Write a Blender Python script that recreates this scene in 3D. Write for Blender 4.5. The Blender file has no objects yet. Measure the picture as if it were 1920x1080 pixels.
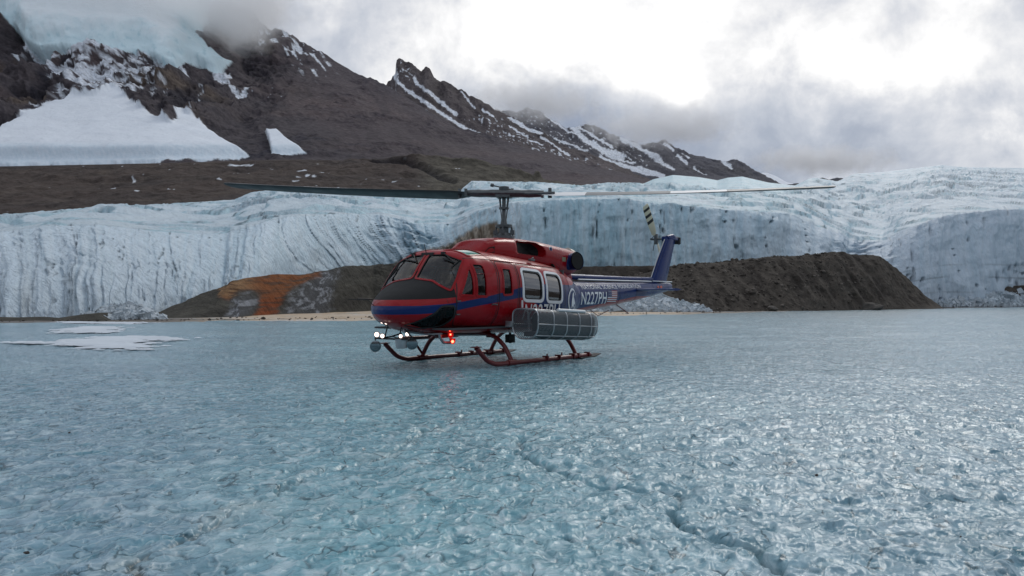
import bpy, bmesh, math, random
import numpy as np
from mathutils import Vector, Matrix

# ------------------------------------------------------------------ camera, sky, sun, exposure
scene = bpy.context.scene
coll = scene.collection
CAM_H, FOC, HOR = 1.35, 1500.0, 565.0          # eye height in metres, focal length and horizon row of the 1920 px photograph
cam_data = bpy.data.cameras.new('camera')
cam = bpy.data.objects.new('camera', cam_data)
coll.objects.link(cam)
cam.location = (0, 0, CAM_H)
cam.rotation_euler = (math.radians(90), 0, 0)
cam_data.sensor_width = 36.0
cam_data.lens = 36.0 * FOC / 1920.0
cam_data.shift_y = (HOR - 540.0) / 1920.0
cam_data.clip_start = 0.1
cam_data.clip_end = 40000
scene.camera = cam

SUN_AZ, SUN_EL = math.radians(26), math.radians(40)
world = bpy.data.worlds.new('World')
scene.world = world
world.use_nodes = True
wn, wl = world.node_tree.nodes, world.node_tree.links
wn.clear()
def wnode(t, **kw):
    n = wn.new(t)
    for k, v in kw.items():
        setattr(n, k, v)
    return n
def wmath(op, a, b=None, c=None, clamp=False):
    n = wn.new('ShaderNodeMath'); n.operation = op; n.use_clamp = clamp
    for i, v in enumerate((a, b, c)):
        if v is None: continue
        if isinstance(v, (int, float)): n.inputs[i].default_value = v
        else: wl.new(v, n.inputs[i])
    return n.outputs[0]
sky = wnode('ShaderNodeTexSky', sky_type='NISHITA', sun_disc=False, sun_elevation=SUN_EL, sun_rotation=SUN_AZ)
tc = wnode('ShaderNodeTexCoord')
sep = wnode('ShaderNodeSeparateXYZ'); wl.new(tc.outputs['Generated'], sep.inputs[0])
zc = wmath('ADD', wmath('MAXIMUM', sep.outputs[2], 0.0), 0.16)
px_ = wmath('DIVIDE', sep.outputs[0], zc); py_ = wmath('DIVIDE', sep.outputs[1], zc)
comb = wnode('ShaderNodeCombineXYZ'); wl.new(px_, comb.inputs[0]); wl.new(py_, comb.inputs[1])
def wnoise(vec, scale, detail, rough, dist=0.0):
    n = wnode('ShaderNodeTexNoise'); n.inputs['Scale'].default_value = scale; n.inputs['Detail'].default_value = detail
    n.inputs['Roughness'].default_value = rough; n.inputs['Distortion'].default_value = dist
    wl.new(vec, n.inputs['Vector']); return n.outputs['Fac']
n1 = wnoise(comb.outputs[0], 0.75, 6, 0.52, 0.15)
n2 = wnoise(tc.outputs['Generated'], 4.2, 6, 0.55, 0.1)
n3 = wnoise(tc.outputs['Generated'], 11.0, 6, 0.6, 0.2)
base = wmath('ADD', wmath('MULTIPLY', n1, 0.34), wmath('ADD', wmath('MULTIPLY', n2, 0.36), wmath('MULTIPLY', n3, 0.30)))
def pxdir(u, v):
    d = Vector(((u - 960) / FOC, 1.0, (HOR - v) / FOC)); d.normalize(); return d
def lobe(u, v, half, amp, sx=1.0):
    # a thin or thick place in the cloud deck: soft falloff around a direction
    d = pxdir(u, v)
    sub = wnode('ShaderNodeVectorMath', operation='SUBTRACT'); wl.new(tc.outputs['Generated'], sub.inputs[0]); sub.inputs[1].default_value = d
    mul = wnode('ShaderNodeVectorMath', operation='MULTIPLY'); wl.new(sub.outputs[0], mul.inputs[0]); mul.inputs[1].default_value = (1 / sx, 1 / sx, 1)
    ln = wnode('ShaderNodeVectorMath', operation='LENGTH'); wl.new(mul.outputs[0], ln.inputs[0])
    wob = wmath('MULTIPLY', ln.outputs['Value'], wmath('ADD', 0.55, wmath('MULTIPLY', n3, 0.9)))
    g = wmath('EXPONENT', wmath('MULTIPLY', wmath('POWER', wmath('DIVIDE', wob, half), 2.0), -1.0))
    return wmath('MULTIPLY', g, amp)
tot = wmath('ADD', wmath('MULTIPLY', wmath('SUBTRACT', base, 0.5), 2.1), 0.435)
# the deck is thinner, so brighter, all round the hidden sun
tot = wmath('ADD', tot, lobe(1300, -150, 0.75, 0.075, 1.6))
for args in [(1130, 90, 0.11, 0.12, 1.5), (790, 80, 0.04, 0.13, 1.1), (1570, 125, 0.09, 0.17, 1.7), (1140, 140, 0.045, 0.10, 1.8), (1290, 195, 0.035, 0.16, 1.2),
             (1850, 215, 0.07, 0.12, 1.5), (1880, 60, 0.08, 0.07, 1.3), (1240, 30, 0.05, 0.06, 1.5), (500, -60, 0.08, -0.04, 2.0), (1420, 150, 0.045, -0.05, 1.6),
             (1040, 200, 0.06, -0.12, 1.8), (1330, 270, 0.065, -0.20, 3.6), (1500, 320, 0.035, -0.12, 3.2), (1640, 60, 0.05, -0.05, 2.0), (640, 90, 0.06, -0.03, 1.0), (1760, 290, 0.035, -0.06, 2.6), (1720, 205, 0.03, -0.09, 3.0)]:
    tot = wmath('ADD', tot, lobe(*args))
ramp = wnode('ShaderNodeValToRGB')
wl.new(tot, ramp.inputs[0])
els = ramp.color_ramp.elements
els[0].position = 0.20; els[0].color = (3.2, 3.75, 4.9, 1)
els[1].position = 0.86; els[1].color = (15.0, 14.9, 14.8, 1)
for p, c in ((0.36, (4.6, 5.1, 6.1)), (0.46, (6.2, 6.6, 7.4)), (0.55, (8.0, 8.2, 8.7)), (0.62, (10.2, 10.2, 10.3)), (0.70, (12.6, 12.5, 12.4))):
    e = els.new(p); e.color = (*c, 1)
gain = wnode('ShaderNodeMix', data_type='RGBA'); gain.inputs['Factor'].default_value = 0.96
wl.new(sky.outputs[0], gain.inputs['A']); wl.new(ramp.outputs[0], gain.inputs['B'])
bg = wnode('ShaderNodeBackground'); bg.inputs['Strength'].default_value = 0.09
wl.new(gain.outputs['Result'], bg.inputs['Color'])
wo = wnode('ShaderNodeOutputWorld'); wl.new(bg.outputs[0], wo.inputs['Surface'])
world.cycles.sampling_method = 'MANUAL'
world.cycles.sample_map_resolution = 512

sun_data = bpy.data.lights.new('sun', 'SUN')
sun_data.energy = 0.9
sun_data.angle = math.radians(20)
sun_data.color = (1.0, 0.96, 0.9)
sun = bpy.data.objects.new('sun', sun_data)
coll.objects.link(sun)
sd = Vector((math.sin(SUN_AZ) * math.cos(SUN_EL), math.cos(SUN_AZ) * math.cos(SUN_EL), math.sin(SUN_EL)))
sun.rotation_euler = (-sd).to_track_quat('-Z', 'Y').to_euler()
sun.location = (30, 60, 40)

scene.view_settings.view_transform = 'Standard'
scene.view_settings.look = 'None'
scene.view_settings.exposure = 0.0
scene.view_settings.gamma = 1.0
scene.view_settings.use_curve_mapping = False
cy = scene.cycles
cy.use_denoising = True
cy.max_bounces = 16
cy.diffuse_bounces = 3
cy.glossy_bounces = 3
cy.transmission_bounces = 4
cy.transparent_max_bounces = 16
cy.volume_bounces = 14
cy.volume_step_rate = 1.0
cy.volume_max_steps = 128
cy.caustics_reflective = False
cy.caustics_refractive = False
cy.sample_clamp_indirect = 8

# ------------------------------------------------------------------ numeric noise
def _hash(ix, iy, seed):
    h = (ix.astype(np.int64) * 374761393 + iy.astype(np.int64) * 668265263 + seed * 1274126177) & 0xFFFFFFFF
    h = ((h ^ (h >> 13)) * 1103515245) & 0xFFFFFFFF
    h = ((h ^ (h >> 16)) * 2246822519) & 0xFFFFFFFF
    return (h ^ (h >> 15)) & 0xFFFFFFFF
def rnd2(ix, iy, seed):
    return _hash(ix, iy, seed) / 4294967295.0
def perlin(x, y, seed=0):
    x0 = np.floor(x); y0 = np.floor(y)
    fx = x - x0; fy = y - y0
    ix = x0.astype(np.int64); iy = y0.astype(np.int64)
    ux = fx * fx * fx * (fx * (fx * 6 - 15) + 10); uy = fy * fy * fy * (fy * (fy * 6 - 15) + 10)
    def g(dx, dy):
        a = rnd2(ix + dx, iy + dy, seed) * (2 * math.pi)
        return np.cos(a) * (fx - dx) + np.sin(a) * (fy - dy)
    a = g(0, 0); b = g(1, 0); c = g(0, 1); d = g(1, 1)
    return ((a + (b - a) * ux) * (1 - uy) + (c + (d - c) * ux) * uy) * 1.5
def fbm(x, y, octaves=4, seed=0, gain=0.5, lac=2.03):
    s = 0; a = 1.0; t = 0.0
    for i in range(octaves):
        s = s + a * perlin(x, y, seed + i * 17); t += a
        x = x * lac + 3.7; y = y * lac - 1.9; a *= gain
    return s / t
def ridged(x, y, octaves=4, seed=0, gain=0.5, lac=2.03):
    s = 0; a = 1.0; t = 0.0
    for i in range(octaves):
        s = s + a * (1 - np.abs(perlin(x, y, seed + i * 17)) * 1.6); t += a
        x = x * lac + 3.7; y = y * lac - 1.9; a *= gain
    return s / t
def worley(x, y, seed=0, jit=0.9):
    x0 = np.floor(x).astype(np.int64); y0 = np.floor(y).astype(np.int64)
    f1 = np.full(x.shape, 9.0); f2 = np.full(x.shape, 9.0); idv = np.zeros(x.shape); dxn = np.zeros(x.shape); dyn = np.zeros(x.shape)
    for j in (-1, 0, 1):
        for i in (-1, 0, 1):
            cx = x0 + i; cyy = y0 + j
            sx = cx + 0.5 + (rnd2(cx, cyy, seed) - 0.5) * jit - x
            sy = cyy + 0.5 + (rnd2(cx, cyy, seed + 5) - 0.5) * jit - y
            d = np.sqrt(sx * sx + sy * sy)
            m = d < f1
            f2 = np.where(m, f1, np.minimum(f2, d))
            idv = np.where(m, rnd2(cx, cyy, seed + 9), idv)
            dxn = np.where(m, sx, dxn); dyn = np.where(m, sy, dyn)
            f1 = np.where(m, d, f1)
    return f1, f2, idv, dxn, dyn
def sstep(a, b, x):
    t = np.clip((x - a) / (b - a), 0, 1)
    return t * t * (3 - 2 * t)
def lerp(a, b, t):
    return a + (b - a) * t
def cmix(c, col, m):
    return c + (np.asarray(col) - c) * m[..., None]
def curve(u, pts):
    xs, ys = zip(*pts)
    return np.interp(u, xs, ys)
def scurve(u, pts, w=12.0):
    # the same, with its corners rounded a little
    return sum(curve(u + k * w, pts) for k in (-2, -1, 0, 1, 2)) / 5.0
def inside(u, v, poly):
    r = np.zeros(u.shape, bool); n = len(poly)
    for i in range(n):
        x1, y1 = poly[i]; x2, y2 = poly[(i + 1) % n]
        if y1 == y2: continue
        c = ((y1 > v) != (y2 > v)) & (u < (x2 - x1) * (v - y1) / (y2 - y1) + x1)
        r ^= c
    return r
def polydist(u, v, line):
    d = np.full(u.shape, 1e9)
    for (x1, y1), (x2, y2) in zip(line[:-1], line[1:]):
        ex, ey = x2 - x1, y2 - y1
        t = np.clip(((u - x1) * ex + (v - y1) * ey) / (ex * ex + ey * ey), 0, 1)
        d = np.minimum(d, np.hypot(u - x1 - t * ex, v - y1 - t * ey))
    return d
def soft_poly(u, v, poly, w):
    d = polydist(u, v, list(poly) + [poly[0]])
    d = np.where(inside(u, v, poly), d, -d)
    return d / w

# ------------------------------------------------------------------ objects
def setp(o, label=None, cat=None, group=None, kind=None):
    if label: o['label'] = label
    if cat: o['category'] = cat
    if group: o['group'] = group
    if kind: o['kind'] = kind
    return o
def grid_object(name, P, mat, col=None, smooth=True, closed_u=False, keep=None, kind=None, parent=None):
    ny, nx = P.shape[:2]
    idx = np.arange(ny * nx).reshape(ny, nx)
    if closed_u: idx = np.concatenate([idx, idx[:, :1]], axis=1)
    q = np.stack([idx[:-1, :-1], idx[:-1, 1:], idx[1:, 1:], idx[1:, :-1]], -1)
    q = q[keep] if keep is not None else q.reshape(-1, 4)
    V = P.reshape(-1, 3)
    C_ = None if col is None else col.reshape(-1, 3)
    used, inv = np.unique(q, return_inverse=True)
    if len(used) < len(V):
        V = V[used]; q = inv.reshape(-1, 4)
        if C_ is not None: C_ = C_[used]
    me = bpy.data.meshes.new(name)
    me.vertices.add(len(V)); me.vertices.foreach_set('co', V.astype(np.float32).ravel())
    me.loops.add(q.size); me.loops.foreach_set('vertex_index', q.astype(np.int32).ravel())
    me.polygons.add(len(q)); me.polygons.foreach_set('loop_start', (np.arange(len(q)) * 4).astype(np.int32))
    me.polygons.foreach_set('use_smooth', np.full(len(q), smooth))
    me.update(calc_edges=True)
    if C_ is not None:
        a = me.attributes.new('tint', 'FLOAT_COLOR', 'POINT')
        a.data.foreach_set('color', np.concatenate([C_, np.ones((len(C_), 1))], 1).astype(np.float32).ravel())
    me.materials.append(mat)
    o = bpy.data.objects.new(name, me); coll.objects.link(o)
    if kind: o['kind'] = kind
    if parent: o.parent = parent
    return o

# ------------------------------------------------------------------ materials
def new_mat(name):
    m = bpy.data.materials.new(name); m.use_nodes = True
    return m, m.node_tree.nodes, m.node_tree.links, m.node_tree.nodes['Principled BSDF']
def simple(name, col, rough=0.5, metal=0.0, coat=0.0, spec=0.5, bump=0.0, bscale=40, vary=0.0, vscale=3.0, ior=1.45):
    m, n, l, b = new_mat(name)
    b.inputs['Base Color'].default_value = (*col, 1); b.inputs['Roughness'].default_value = rough
    b.inputs['Metallic'].default_value = metal; b.inputs['Coat Weight'].default_value = coat
    b.inputs['Coat Roughness'].default_value = 0.06
    b.inputs['Specular IOR Level'].default_value = spec; b.inputs['IOR'].default_value = ior
    t = n.new('ShaderNodeTexCoord')
    if vary:
        nz = n.new('ShaderNodeTexNoise'); nz.inputs['Scale'].default_value = vscale; nz.inputs['Detail'].default_value = 6
        l.new(t.outputs['Object'], nz.inputs['Vector'])
        mp = n.new('ShaderNodeMapRange'); mp.inputs['From Min'].default_value = 0.3; mp.inputs['From Max'].default_value = 0.7
        mp.inputs['To Min'].default_value = 1 - vary; mp.inputs['To Max'].default_value = 1 + vary
        l.new(nz.outputs['Fac'], mp.inputs['Value'])
        hs = n.new('ShaderNodeHueSaturation'); hs.inputs['Color'].default_value = (*col, 1)
        l.new(mp.outputs[0], hs.inputs['Value']); l.new(hs.outputs[0], b.inputs['Base Color'])
        mr = n.new('ShaderNodeMapRange'); mr.inputs['From Min'].default_value = 0.3; mr.inputs['From Max'].default_value = 0.7
        mr.inputs['To Min'].default_value = max(0.02, rough - 0.08); mr.inputs['To Max'].default_value = min(1, rough + 0.1)
        l.new(nz.outputs['Fac'], mr.inputs['Value']); l.new(mr.outputs[0], b.inputs['Roughness'])
    if bump:
        nz = n.new('ShaderNodeTexNoise'); nz.inputs['Scale'].default_value = bscale; nz.inputs['Detail'].default_value = 5
        l.new(t.outputs['Object'], nz.inputs['Vector'])
        bp = n.new('ShaderNodeBump'); bp.inputs['Strength'].default_value = bump; bp.inputs['Distance'].default_value = 0.02
        l.new(nz.outputs['Fac'], bp.inputs['Height']); l.new(bp.outputs[0], b.inputs['Normal'])
    return m
def tinted(name, rough, spec, layers, gain_noise=None, ior=1.45):
    # colour from the surface's own tint, fine relief from noise layers (scale, distance, stretch)
    m, n, l, b = new_mat(name)
    at = n.new('ShaderNodeAttribute'); at.attribute_name = 'tint'
    t = n.new('ShaderNodeTexCoord')
    colout = at.outputs['Color']
    if gain_noise:
        sc, amt, st = gain_noise
        mpn = n.new('ShaderNodeMapping'); mpn.inputs['Scale'].default_value = st; l.new(t.outputs['Object'], mpn.inputs['Vector'])
        nz = n.new('ShaderNodeTexNoise'); nz.inputs['Scale'].default_value = sc; nz.inputs['Detail'].default_value = 8; nz.inputs['Roughness'].default_value = 0.65
        l.new(mpn.outputs[0], nz.inputs['Vector'])
        mp = n.new('ShaderNodeMapRange'); mp.inputs['From Min'].default_value = 0.25; mp.inputs['From Max'].default_value = 0.75
        mp.inputs['To Min'].default_value = 1 - amt; mp.inputs['To Max'].default_value = 1 + amt
        l.new(nz.outputs['Fac'], mp.inputs['Value'])
        hs = n.new('ShaderNodeHueSaturation'); l.new(at.outputs['Color'], hs.inputs['Color']); l.new(mp.outputs[0], hs.inputs['Value'])
        colout = hs.outputs[0]
    l.new(colout, b.inputs['Base Color'])
    b.inputs['Roughness'].default_value = rough; b.inputs['Specular IOR Level'].default_value = spec; b.inputs['IOR'].default_value = ior
    prev = None
    for sc, dist, st in layers:
        mpn = n.new('ShaderNodeMapping'); mpn.inputs['Scale'].default_value = st; l.new(t.outputs['Object'], mpn.inputs['Vector'])
        nz = n.new('ShaderNodeTexNoise'); nz.inputs['Scale'].default_value = sc; nz.inputs['Detail'].default_value = 8; nz.inputs['Roughness'].default_value = 0.6
        l.new(mpn.outputs[0], nz.inputs['Vector'])
        bp = n.new('ShaderNodeBump'); bp.inputs['Strength'].default_value = 1.0; bp.inputs['Distance'].default_value = dist
        l.new(nz.outputs['Fac'], bp.inputs['Height'])
        if prev: l.new(prev, bp.inputs['Normal'])
        prev = bp.outputs[0]
    if prev: l.new(prev, b.inputs['Normal'])
    return m

M_ice = tinted('lake_ice', 0.17, 0.5, [(1.3, 0.03, (1, 1, 1)), (7, 0.012, (1, 1, 1)), (22, 0.003, (1, 1, 1))], (6.0, 0.10, (1, 1, 1)), ior=1.33)
def refine_ice(m):
    # frosted crests with painted highlights, painted cup shade and dark hairlines over the relief
    n = m.node_tree.nodes; l = m.node_tree.links; b = n['Principled BSDF']
    t = n.new('ShaderNodeTexCoord'); mp = n.new('ShaderNodeMapping'); mp.inputs['Scale'].default_value = (1, 0.72, 1); l.new(t.outputs['Object'], mp.inputs['Vector'])
    wz = n.new('ShaderNodeTexNoise'); wz.inputs['Scale'].default_value = 5; wz.inputs['Detail'].default_value = 3; l.new(mp.outputs[0], wz.inputs['Vector'])
    vm = n.new('ShaderNodeVectorMath'); vm.operation = 'MULTIPLY_ADD'; l.new(wz.outputs['Color'], vm.inputs[0]); vm.inputs[1].default_value = (0.22, 0.22, 0); l.new(mp.outputs[0], vm.inputs[2])
    def noise(sc, det, vec):
        q = n.new('ShaderNodeTexNoise'); q.inputs['Scale'].default_value = sc; q.inputs['Detail'].default_value = det; l.new(vec, q.inputs['Vector']); return q.outputs['Fac']
    def mth(op, x, y=None, z=None, clamp=False):
        q = n.new('ShaderNodeMath'); q.operation = op; q.use_clamp = clamp
        for i, k in enumerate((x, y, z)):
            if k is None: continue
            if isinstance(k, (int, float)): q.inputs[i].default_value = k
            else: l.new(k, q.inputs[i])
        return q.outputs[0]
    def rng(x, lo, hi):
        q = n.new('ShaderNodeMapRange'); q.interpolation_type = 'SMOOTHSTEP'; l.new(x, q.inputs['Value']); q.inputs['From Min'].default_value = lo; q.inputs['From Max'].default_value = hi; return q.outputs[0]
    def crest(sc, vec):
        return mth('SUBTRACT', 1.0, mth('MULTIPLY', mth('ABSOLUTE', mth('SUBTRACT', noise(sc, 1.5, vec), 0.5)), 6.0))
    r1 = crest(3.4, vm.outputs[0]); r2 = crest(8.0, vm.outputs[0])
    gate = noise(1.3, 3, mp.outputs[0])
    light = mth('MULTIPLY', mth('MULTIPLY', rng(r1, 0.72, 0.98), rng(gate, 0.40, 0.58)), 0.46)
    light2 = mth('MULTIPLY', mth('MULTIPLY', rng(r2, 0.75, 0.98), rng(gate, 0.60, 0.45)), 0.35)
    vo = n.new('ShaderNodeTexVoronoi'); vo.feature = 'DISTANCE_TO_EDGE'; vo.inputs['Scale'].default_value = 3.1; l.new(vm.outputs[0], vo.inputs['Vector'])
    g2 = noise(4.0, 2, t.outputs['Object'])
    fr = mth('MULTIPLY', mth('MULTIPLY', rng(vo.outputs['Distance'], 0.035, 0.008), rng(g2, 0.52, 0.60)), 0.8)
    src = b.inputs['Base Color'].links[0].from_socket
    def mix(f, A, col):
        q = n.new('ShaderNodeMix'); q.data_type = 'RGBA'; l.new(f, q.inputs['Factor']); l.new(A, q.inputs['A']); q.inputs['B'].default_value = (*col, 1); return q.outputs['Result']
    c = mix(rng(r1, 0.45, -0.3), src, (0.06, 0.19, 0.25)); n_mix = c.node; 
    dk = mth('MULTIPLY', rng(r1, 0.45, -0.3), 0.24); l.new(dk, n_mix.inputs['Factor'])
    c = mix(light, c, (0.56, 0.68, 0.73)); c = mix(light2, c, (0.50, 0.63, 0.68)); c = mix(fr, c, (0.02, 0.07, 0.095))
    l.new(c, b.inputs['Base Color'])
    hgt = mth('ADD', mth('MULTIPLY', r1, 0.7), mth('MULTIPLY', r2, 0.3))
    bp = n.new('ShaderNodeBump'); bp.inputs['Distance'].default_value = 0.020; bp.inputs['Strength'].default_value = 1.0; l.new(hgt, bp.inputs['Height'])
    if b.inputs['Normal'].is_linked: l.new(b.inputs['Normal'].links[0].from_socket, bp.inputs['Normal'])
    l.new(bp.outputs[0], b.inputs['Normal'])
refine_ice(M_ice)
M_glacier = tinted('glacier_ice', 0.55, 0.35, [(0.5, 0.8, (1, 1, 0.4)), (2.0, 0.18, (1, 1, 0.4)), (7, 0.06, (1, 1, 0.5))], (1.3, 0.10, (1, 1, 0.18)))
M_snow = tinted('snow', 0.8, 0.2, [(0.02, 6.0, (1, 1, 1)), (0.15, 1.0, (1, 1, 1))], (0.02, 0.05, (1, 1, 1)))
M_rock = tinted('rock', 0.95, 0.15, [(0.02, 10.0, (1, 1, 1)), (0.12, 2.5, (1, 1, 1)), (0.5, 0.9, (1, 1, 1))], (0.11, 0.55, (1, 1, 1.6)))
M_till = tinted('moraine_gravel', 0.95, 0.15, [(0.5, 0.8, (1, 1, 1)), (3.0, 0.22, (1, 1, 1))], (1.2, 0.45, (1, 1, 1)))
M_shore = tinted('stained_shore_ice', 0.6, 0.3, [(1.0, 0.05, (0.3, 1, 1)), (6.0, 0.02, (1, 1, 1))], (0.8, 0.18, (0.15, 1, 1)))
# ------------------------------------------------------------------ helpers that place a surveyed row of the view at its real distance
def world(u, v, Y):
    return np.stack([(u - 960) / FOC * Y, Y + 0 * u, CAM_H + (HOR - v) / FOC * Y], -1)

SHORE = [(-900, 47), (0, 50), (300, 52), (700, 57), (1000, 68), (1300, 84), (1450, 104), (1700, 150), (1920, 185), (2800, 230)]

# ------------------------------------------------------------------ the frozen lake
def build_ice():
    ny = 490
    th = np.concatenate([np.linspace(-0.95, -0.68, 50)[:-1], np.linspace(-0.68, 0.68, 1050), np.linspace(0.68, 0.95, 50)[1:]]); nx = len(th)      # tan of the bearing
    v = HOR + np.concatenate([np.linspace(1150 - HOR, 700 - HOR, 380)[:-1], np.geomspace(700 - HOR, 7.0, ny - 379)])
    Yr = CAM_H * FOC / (v - HOR)
    X = th[None, :] * Yr[:, None]; Y = np.repeat(Yr[:, None], nx, 1)
    # domain warp, then smooth cups with sharp crests between them
    right = sstep(-0.30, 0.45, X / np.maximum(Y, 1))       # cups are deeper towards the right; gloss there is painted as paler colour
    wx = X + 0.07 * fbm(X * 3.1, Y * 2.6, 3, 3); wy = Y + 0.09 * fbm(X * 3.3 + 7, Y * 2.3, 3, 4)
    wx = wx + 0.02 * perlin(X * 14, Y * 11, 5); wy = wy + 0.03 * perlin(X * 13 + 5, Y * 10, 6)
    f1, f2, idc, dx, dy = worley(wx / 0.17, wy / 0.24, 11, 1.0)
    r1 = 1 - np.abs(perlin(wx * 3.6, wy * 2.7, 7)) * 1.7
    r2 = 1 - np.abs(perlin(wx * 8.1 + 4, wy * 6.0, 8)) * 1.7
    r3 = 1 - np.abs(perlin(wx * 17 + 4, wy * 13.0, 9)) * 1.7
    big = fbm(X * 0.5, Y * 0.5, 4, 31)
    vis = 1.0 / (1.0 + (Y / 26.0) ** 2)
    tilt = (dx * (rnd_from(idc, 1) - 0.5) + dy * (0.25 + 0.4 * rnd_from(idc, 2)))
    z = (0.020 * r1 + 0.010 * r2 + 0.0035 * r3 + 0.012 * np.clip(f1, 0, 1) ** 2 + 0.012 * tilt) * (0.95 + 0.45 * right)
    z = z * vis + 0.035 * big + 0.05 * fbm(X * 0.12, Y * 0.12, 3, 37)
    # long low pressure ridges out on the lake
    z += 0.05 * sstep(0.55, 0.9, ridged(X * 0.05, Y * 0.16, 3, 39)) * sstep(10, 30, Y)
    # cracks with little broken steps
    def g(u, vv):
        yy = CAM_H * FOC / (vv - HOR); return ((u - 960) / FOC * yy, yy)
    c1 = [g(*p) for p in [(968, 818), (985, 848), (1040, 880), (1110, 905), (1180, 915), (1245, 925), (1262, 945), (1300, 985), (1370, 1005), (1440, 1035), (1480, 1080), (1500, 1120)]]
    c2 = [g(*p) for p in [(220, 1085), (300, 1035), (350, 1005), (372, 985), (440, 955), (490, 935), (545, 905), (600, 880), (700, 850), (800, 800), (880, 770)]]
    xw = X + 0.12 * perlin(X * 2.2, Y * 2.2, 40) + 0.06 * perlin(X * 6, Y * 6, 41) + 0.03 * perlin(X * 16, Y * 16, 42); yw = Y + 0.20 * perlin(X * 2.0 + 9, Y * 2.0, 43) + 0.06 * perlin(X * 8 + 9, Y * 8, 44)
    gate = np.clip(np.exp(-((Y - 7.1) / 0.45) ** 2) + np.exp(-((Y - 5.0) / 0.30) ** 2) + 0.8 * np.exp(-((Y - 4.1) / 0.25) ** 2) + 0.45, 0, 1)
    d1 = polydist(xw, yw, c1); d2 = polydist(xw, yw, c2)
    # signed side of the first crack: the near side stands a little lower
    z -= gate * (0.045 * np.exp(-(d1 / 0.03) ** 2) + 0.030 * np.exp(-(d1 / 0.06) ** 2)) + 0.01 * np.exp(-(d1 / 0.25) ** 2)
    z -= 0.028 * np.exp(-(d2 / 0.025) ** 2)
    # colour of the ice, with sheen, highlights and cup shade painted in
    col = np.zeros(X.shape + (3,)); col[:] = (0.120, 0.350, 0.410)
    patch = fbm(X * 0.35, Y * 0.35, 4, 51); patch2 = fbm(X * 1.6, Y * 1.6, 4, 52); patch3 = fbm(X * 5, Y * 4, 4, 53)
    grey = sstep(0.05, -0.55, X / np.maximum(Y, 1) + 0.15 * patch)
    col = cmix(col, (0.185, 0.290, 0.375), grey * 0.9)
    col = cmix(col, (0.250, 0.350, 0.430), right * 0.75)  # sky sheen on the right side painted into the colour
    milky = sstep(-0.15, 0.6, 0.6 * patch + 0.5 * patch2 + 0.6 * patch3)
    col = cmix(col, (0.34, 0.52, 0.57), milky * 0.5)
    deep = sstep(0.05, 0.6, -0.5 * patch - 0.5 * patch2 - 0.6 * patch3)
    col = cmix(col, (0.06, 0.21, 0.27), deep * 0.75)
    col *= (1 + 0.18 * (idc - 0.5) * sstep(60, 10, Y))[..., None]
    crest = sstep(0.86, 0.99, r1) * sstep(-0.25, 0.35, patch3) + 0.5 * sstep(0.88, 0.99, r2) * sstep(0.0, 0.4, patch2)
    col = cmix(col, (0.50, 0.61, 0.66), np.clip(crest, 0, 1) * 0.55 * (0.6 + 0.4 * right) * (0.35 + 0.65 * vis))  # frosted crests, also lightened in place of weak highlights
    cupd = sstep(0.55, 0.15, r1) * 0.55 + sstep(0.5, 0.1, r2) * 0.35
    col = cmix(col, (0.07, 0.20, 0.26), cupd * 0.6)  # cup floors darkened to make up for weak shading
    # short thin curves: the dark ones paint the shade under small ice steps
    def arcs(sc, seed, wd, lo):
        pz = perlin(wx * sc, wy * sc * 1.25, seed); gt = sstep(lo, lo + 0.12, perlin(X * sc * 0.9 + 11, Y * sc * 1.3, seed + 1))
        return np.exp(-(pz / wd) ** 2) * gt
    cres = arcs(2.6, 301, 0.035, 0.18) + arcs(4.1, 311, 0.045, 0.25) + 0.7 * arcs(7.0, 321, 0.06, 0.30)
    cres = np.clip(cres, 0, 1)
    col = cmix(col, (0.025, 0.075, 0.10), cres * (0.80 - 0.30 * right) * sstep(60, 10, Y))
    lite = np.clip(arcs(3.3, 331, 0.05, 0.2) + arcs(5.6, 341, 0.05, 0.3), 0, 1)
    col = cmix(col, (0.52, 0.62, 0.66), lite * 0.45 * sstep(60, 12, Y))
    z -= 0.010 * cres * vis
    # dark streaks further out
    st = sstep(0.42, 0.75, fbm(X * 0.18, Y * 1.1, 4, 61)) * sstep(14, 26, Y)
    col = cmix(col, (0.05, 0.13, 0.17), st * 0.7)
    lt = sstep(0.15, 0.6, fbm(X * 0.25 + 40, Y * 1.6, 4, 62)) * sstep(12, 26, Y)
    col = cmix(col, (0.50, 0.60, 0.64), lt * 0.5)
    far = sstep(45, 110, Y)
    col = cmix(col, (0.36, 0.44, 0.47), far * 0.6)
    # crack walls, the second one stained brown
    col = cmix(col, (0.13, 0.25, 0.29), np.exp(-(d1 / 0.055) ** 2) * 0.75 * gate)
    col = cmix(col, (0.02, 0.06, 0.08), np.exp(-(d1 / 0.020) ** 2) * 1.0 * np.clip(gate * 1.3, 0, 1) * sstep(-0.1, 0.3, perlin(X * 3, Y * 3, 45)))
    brown = sstep(3.75, 5.3, Y) * -1 + 1
    col = cmix(col, (0.11, 0.10, 0.075), np.exp(-(d2 / 0.022) ** 2) * 0.95 * (0.35 + 0.65 * brown))
    col = cmix(col, (0.42, 0.46, 0.44), np.exp(-((d2 - 0.09) / 0.07) ** 2) * 0.35 * sstep(-0.2, 0.5, perlin(X * 2, Y * 2, 46)))
    P = np.stack([X, Y, z - 0.03], -1)
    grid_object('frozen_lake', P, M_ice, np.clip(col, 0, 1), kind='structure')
    # the rest of the lake round the camera and out of view, one flat sheet lower down
    a = np.linspace(-1, 1, 24)
    Pb = np.stack(np.meshgrid(a * 320, np.concatenate([np.linspace(-200, 3.6, 8)]), indexing='xy') + [np.full((8, 24), -0.05)], -1)
    cb = np.zeros(Pb.shape); cb[:] = (0.2, 0.33, 0.39)
    grid_object('lake_behind', Pb, M_ice, cb, kind='structure')
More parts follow.
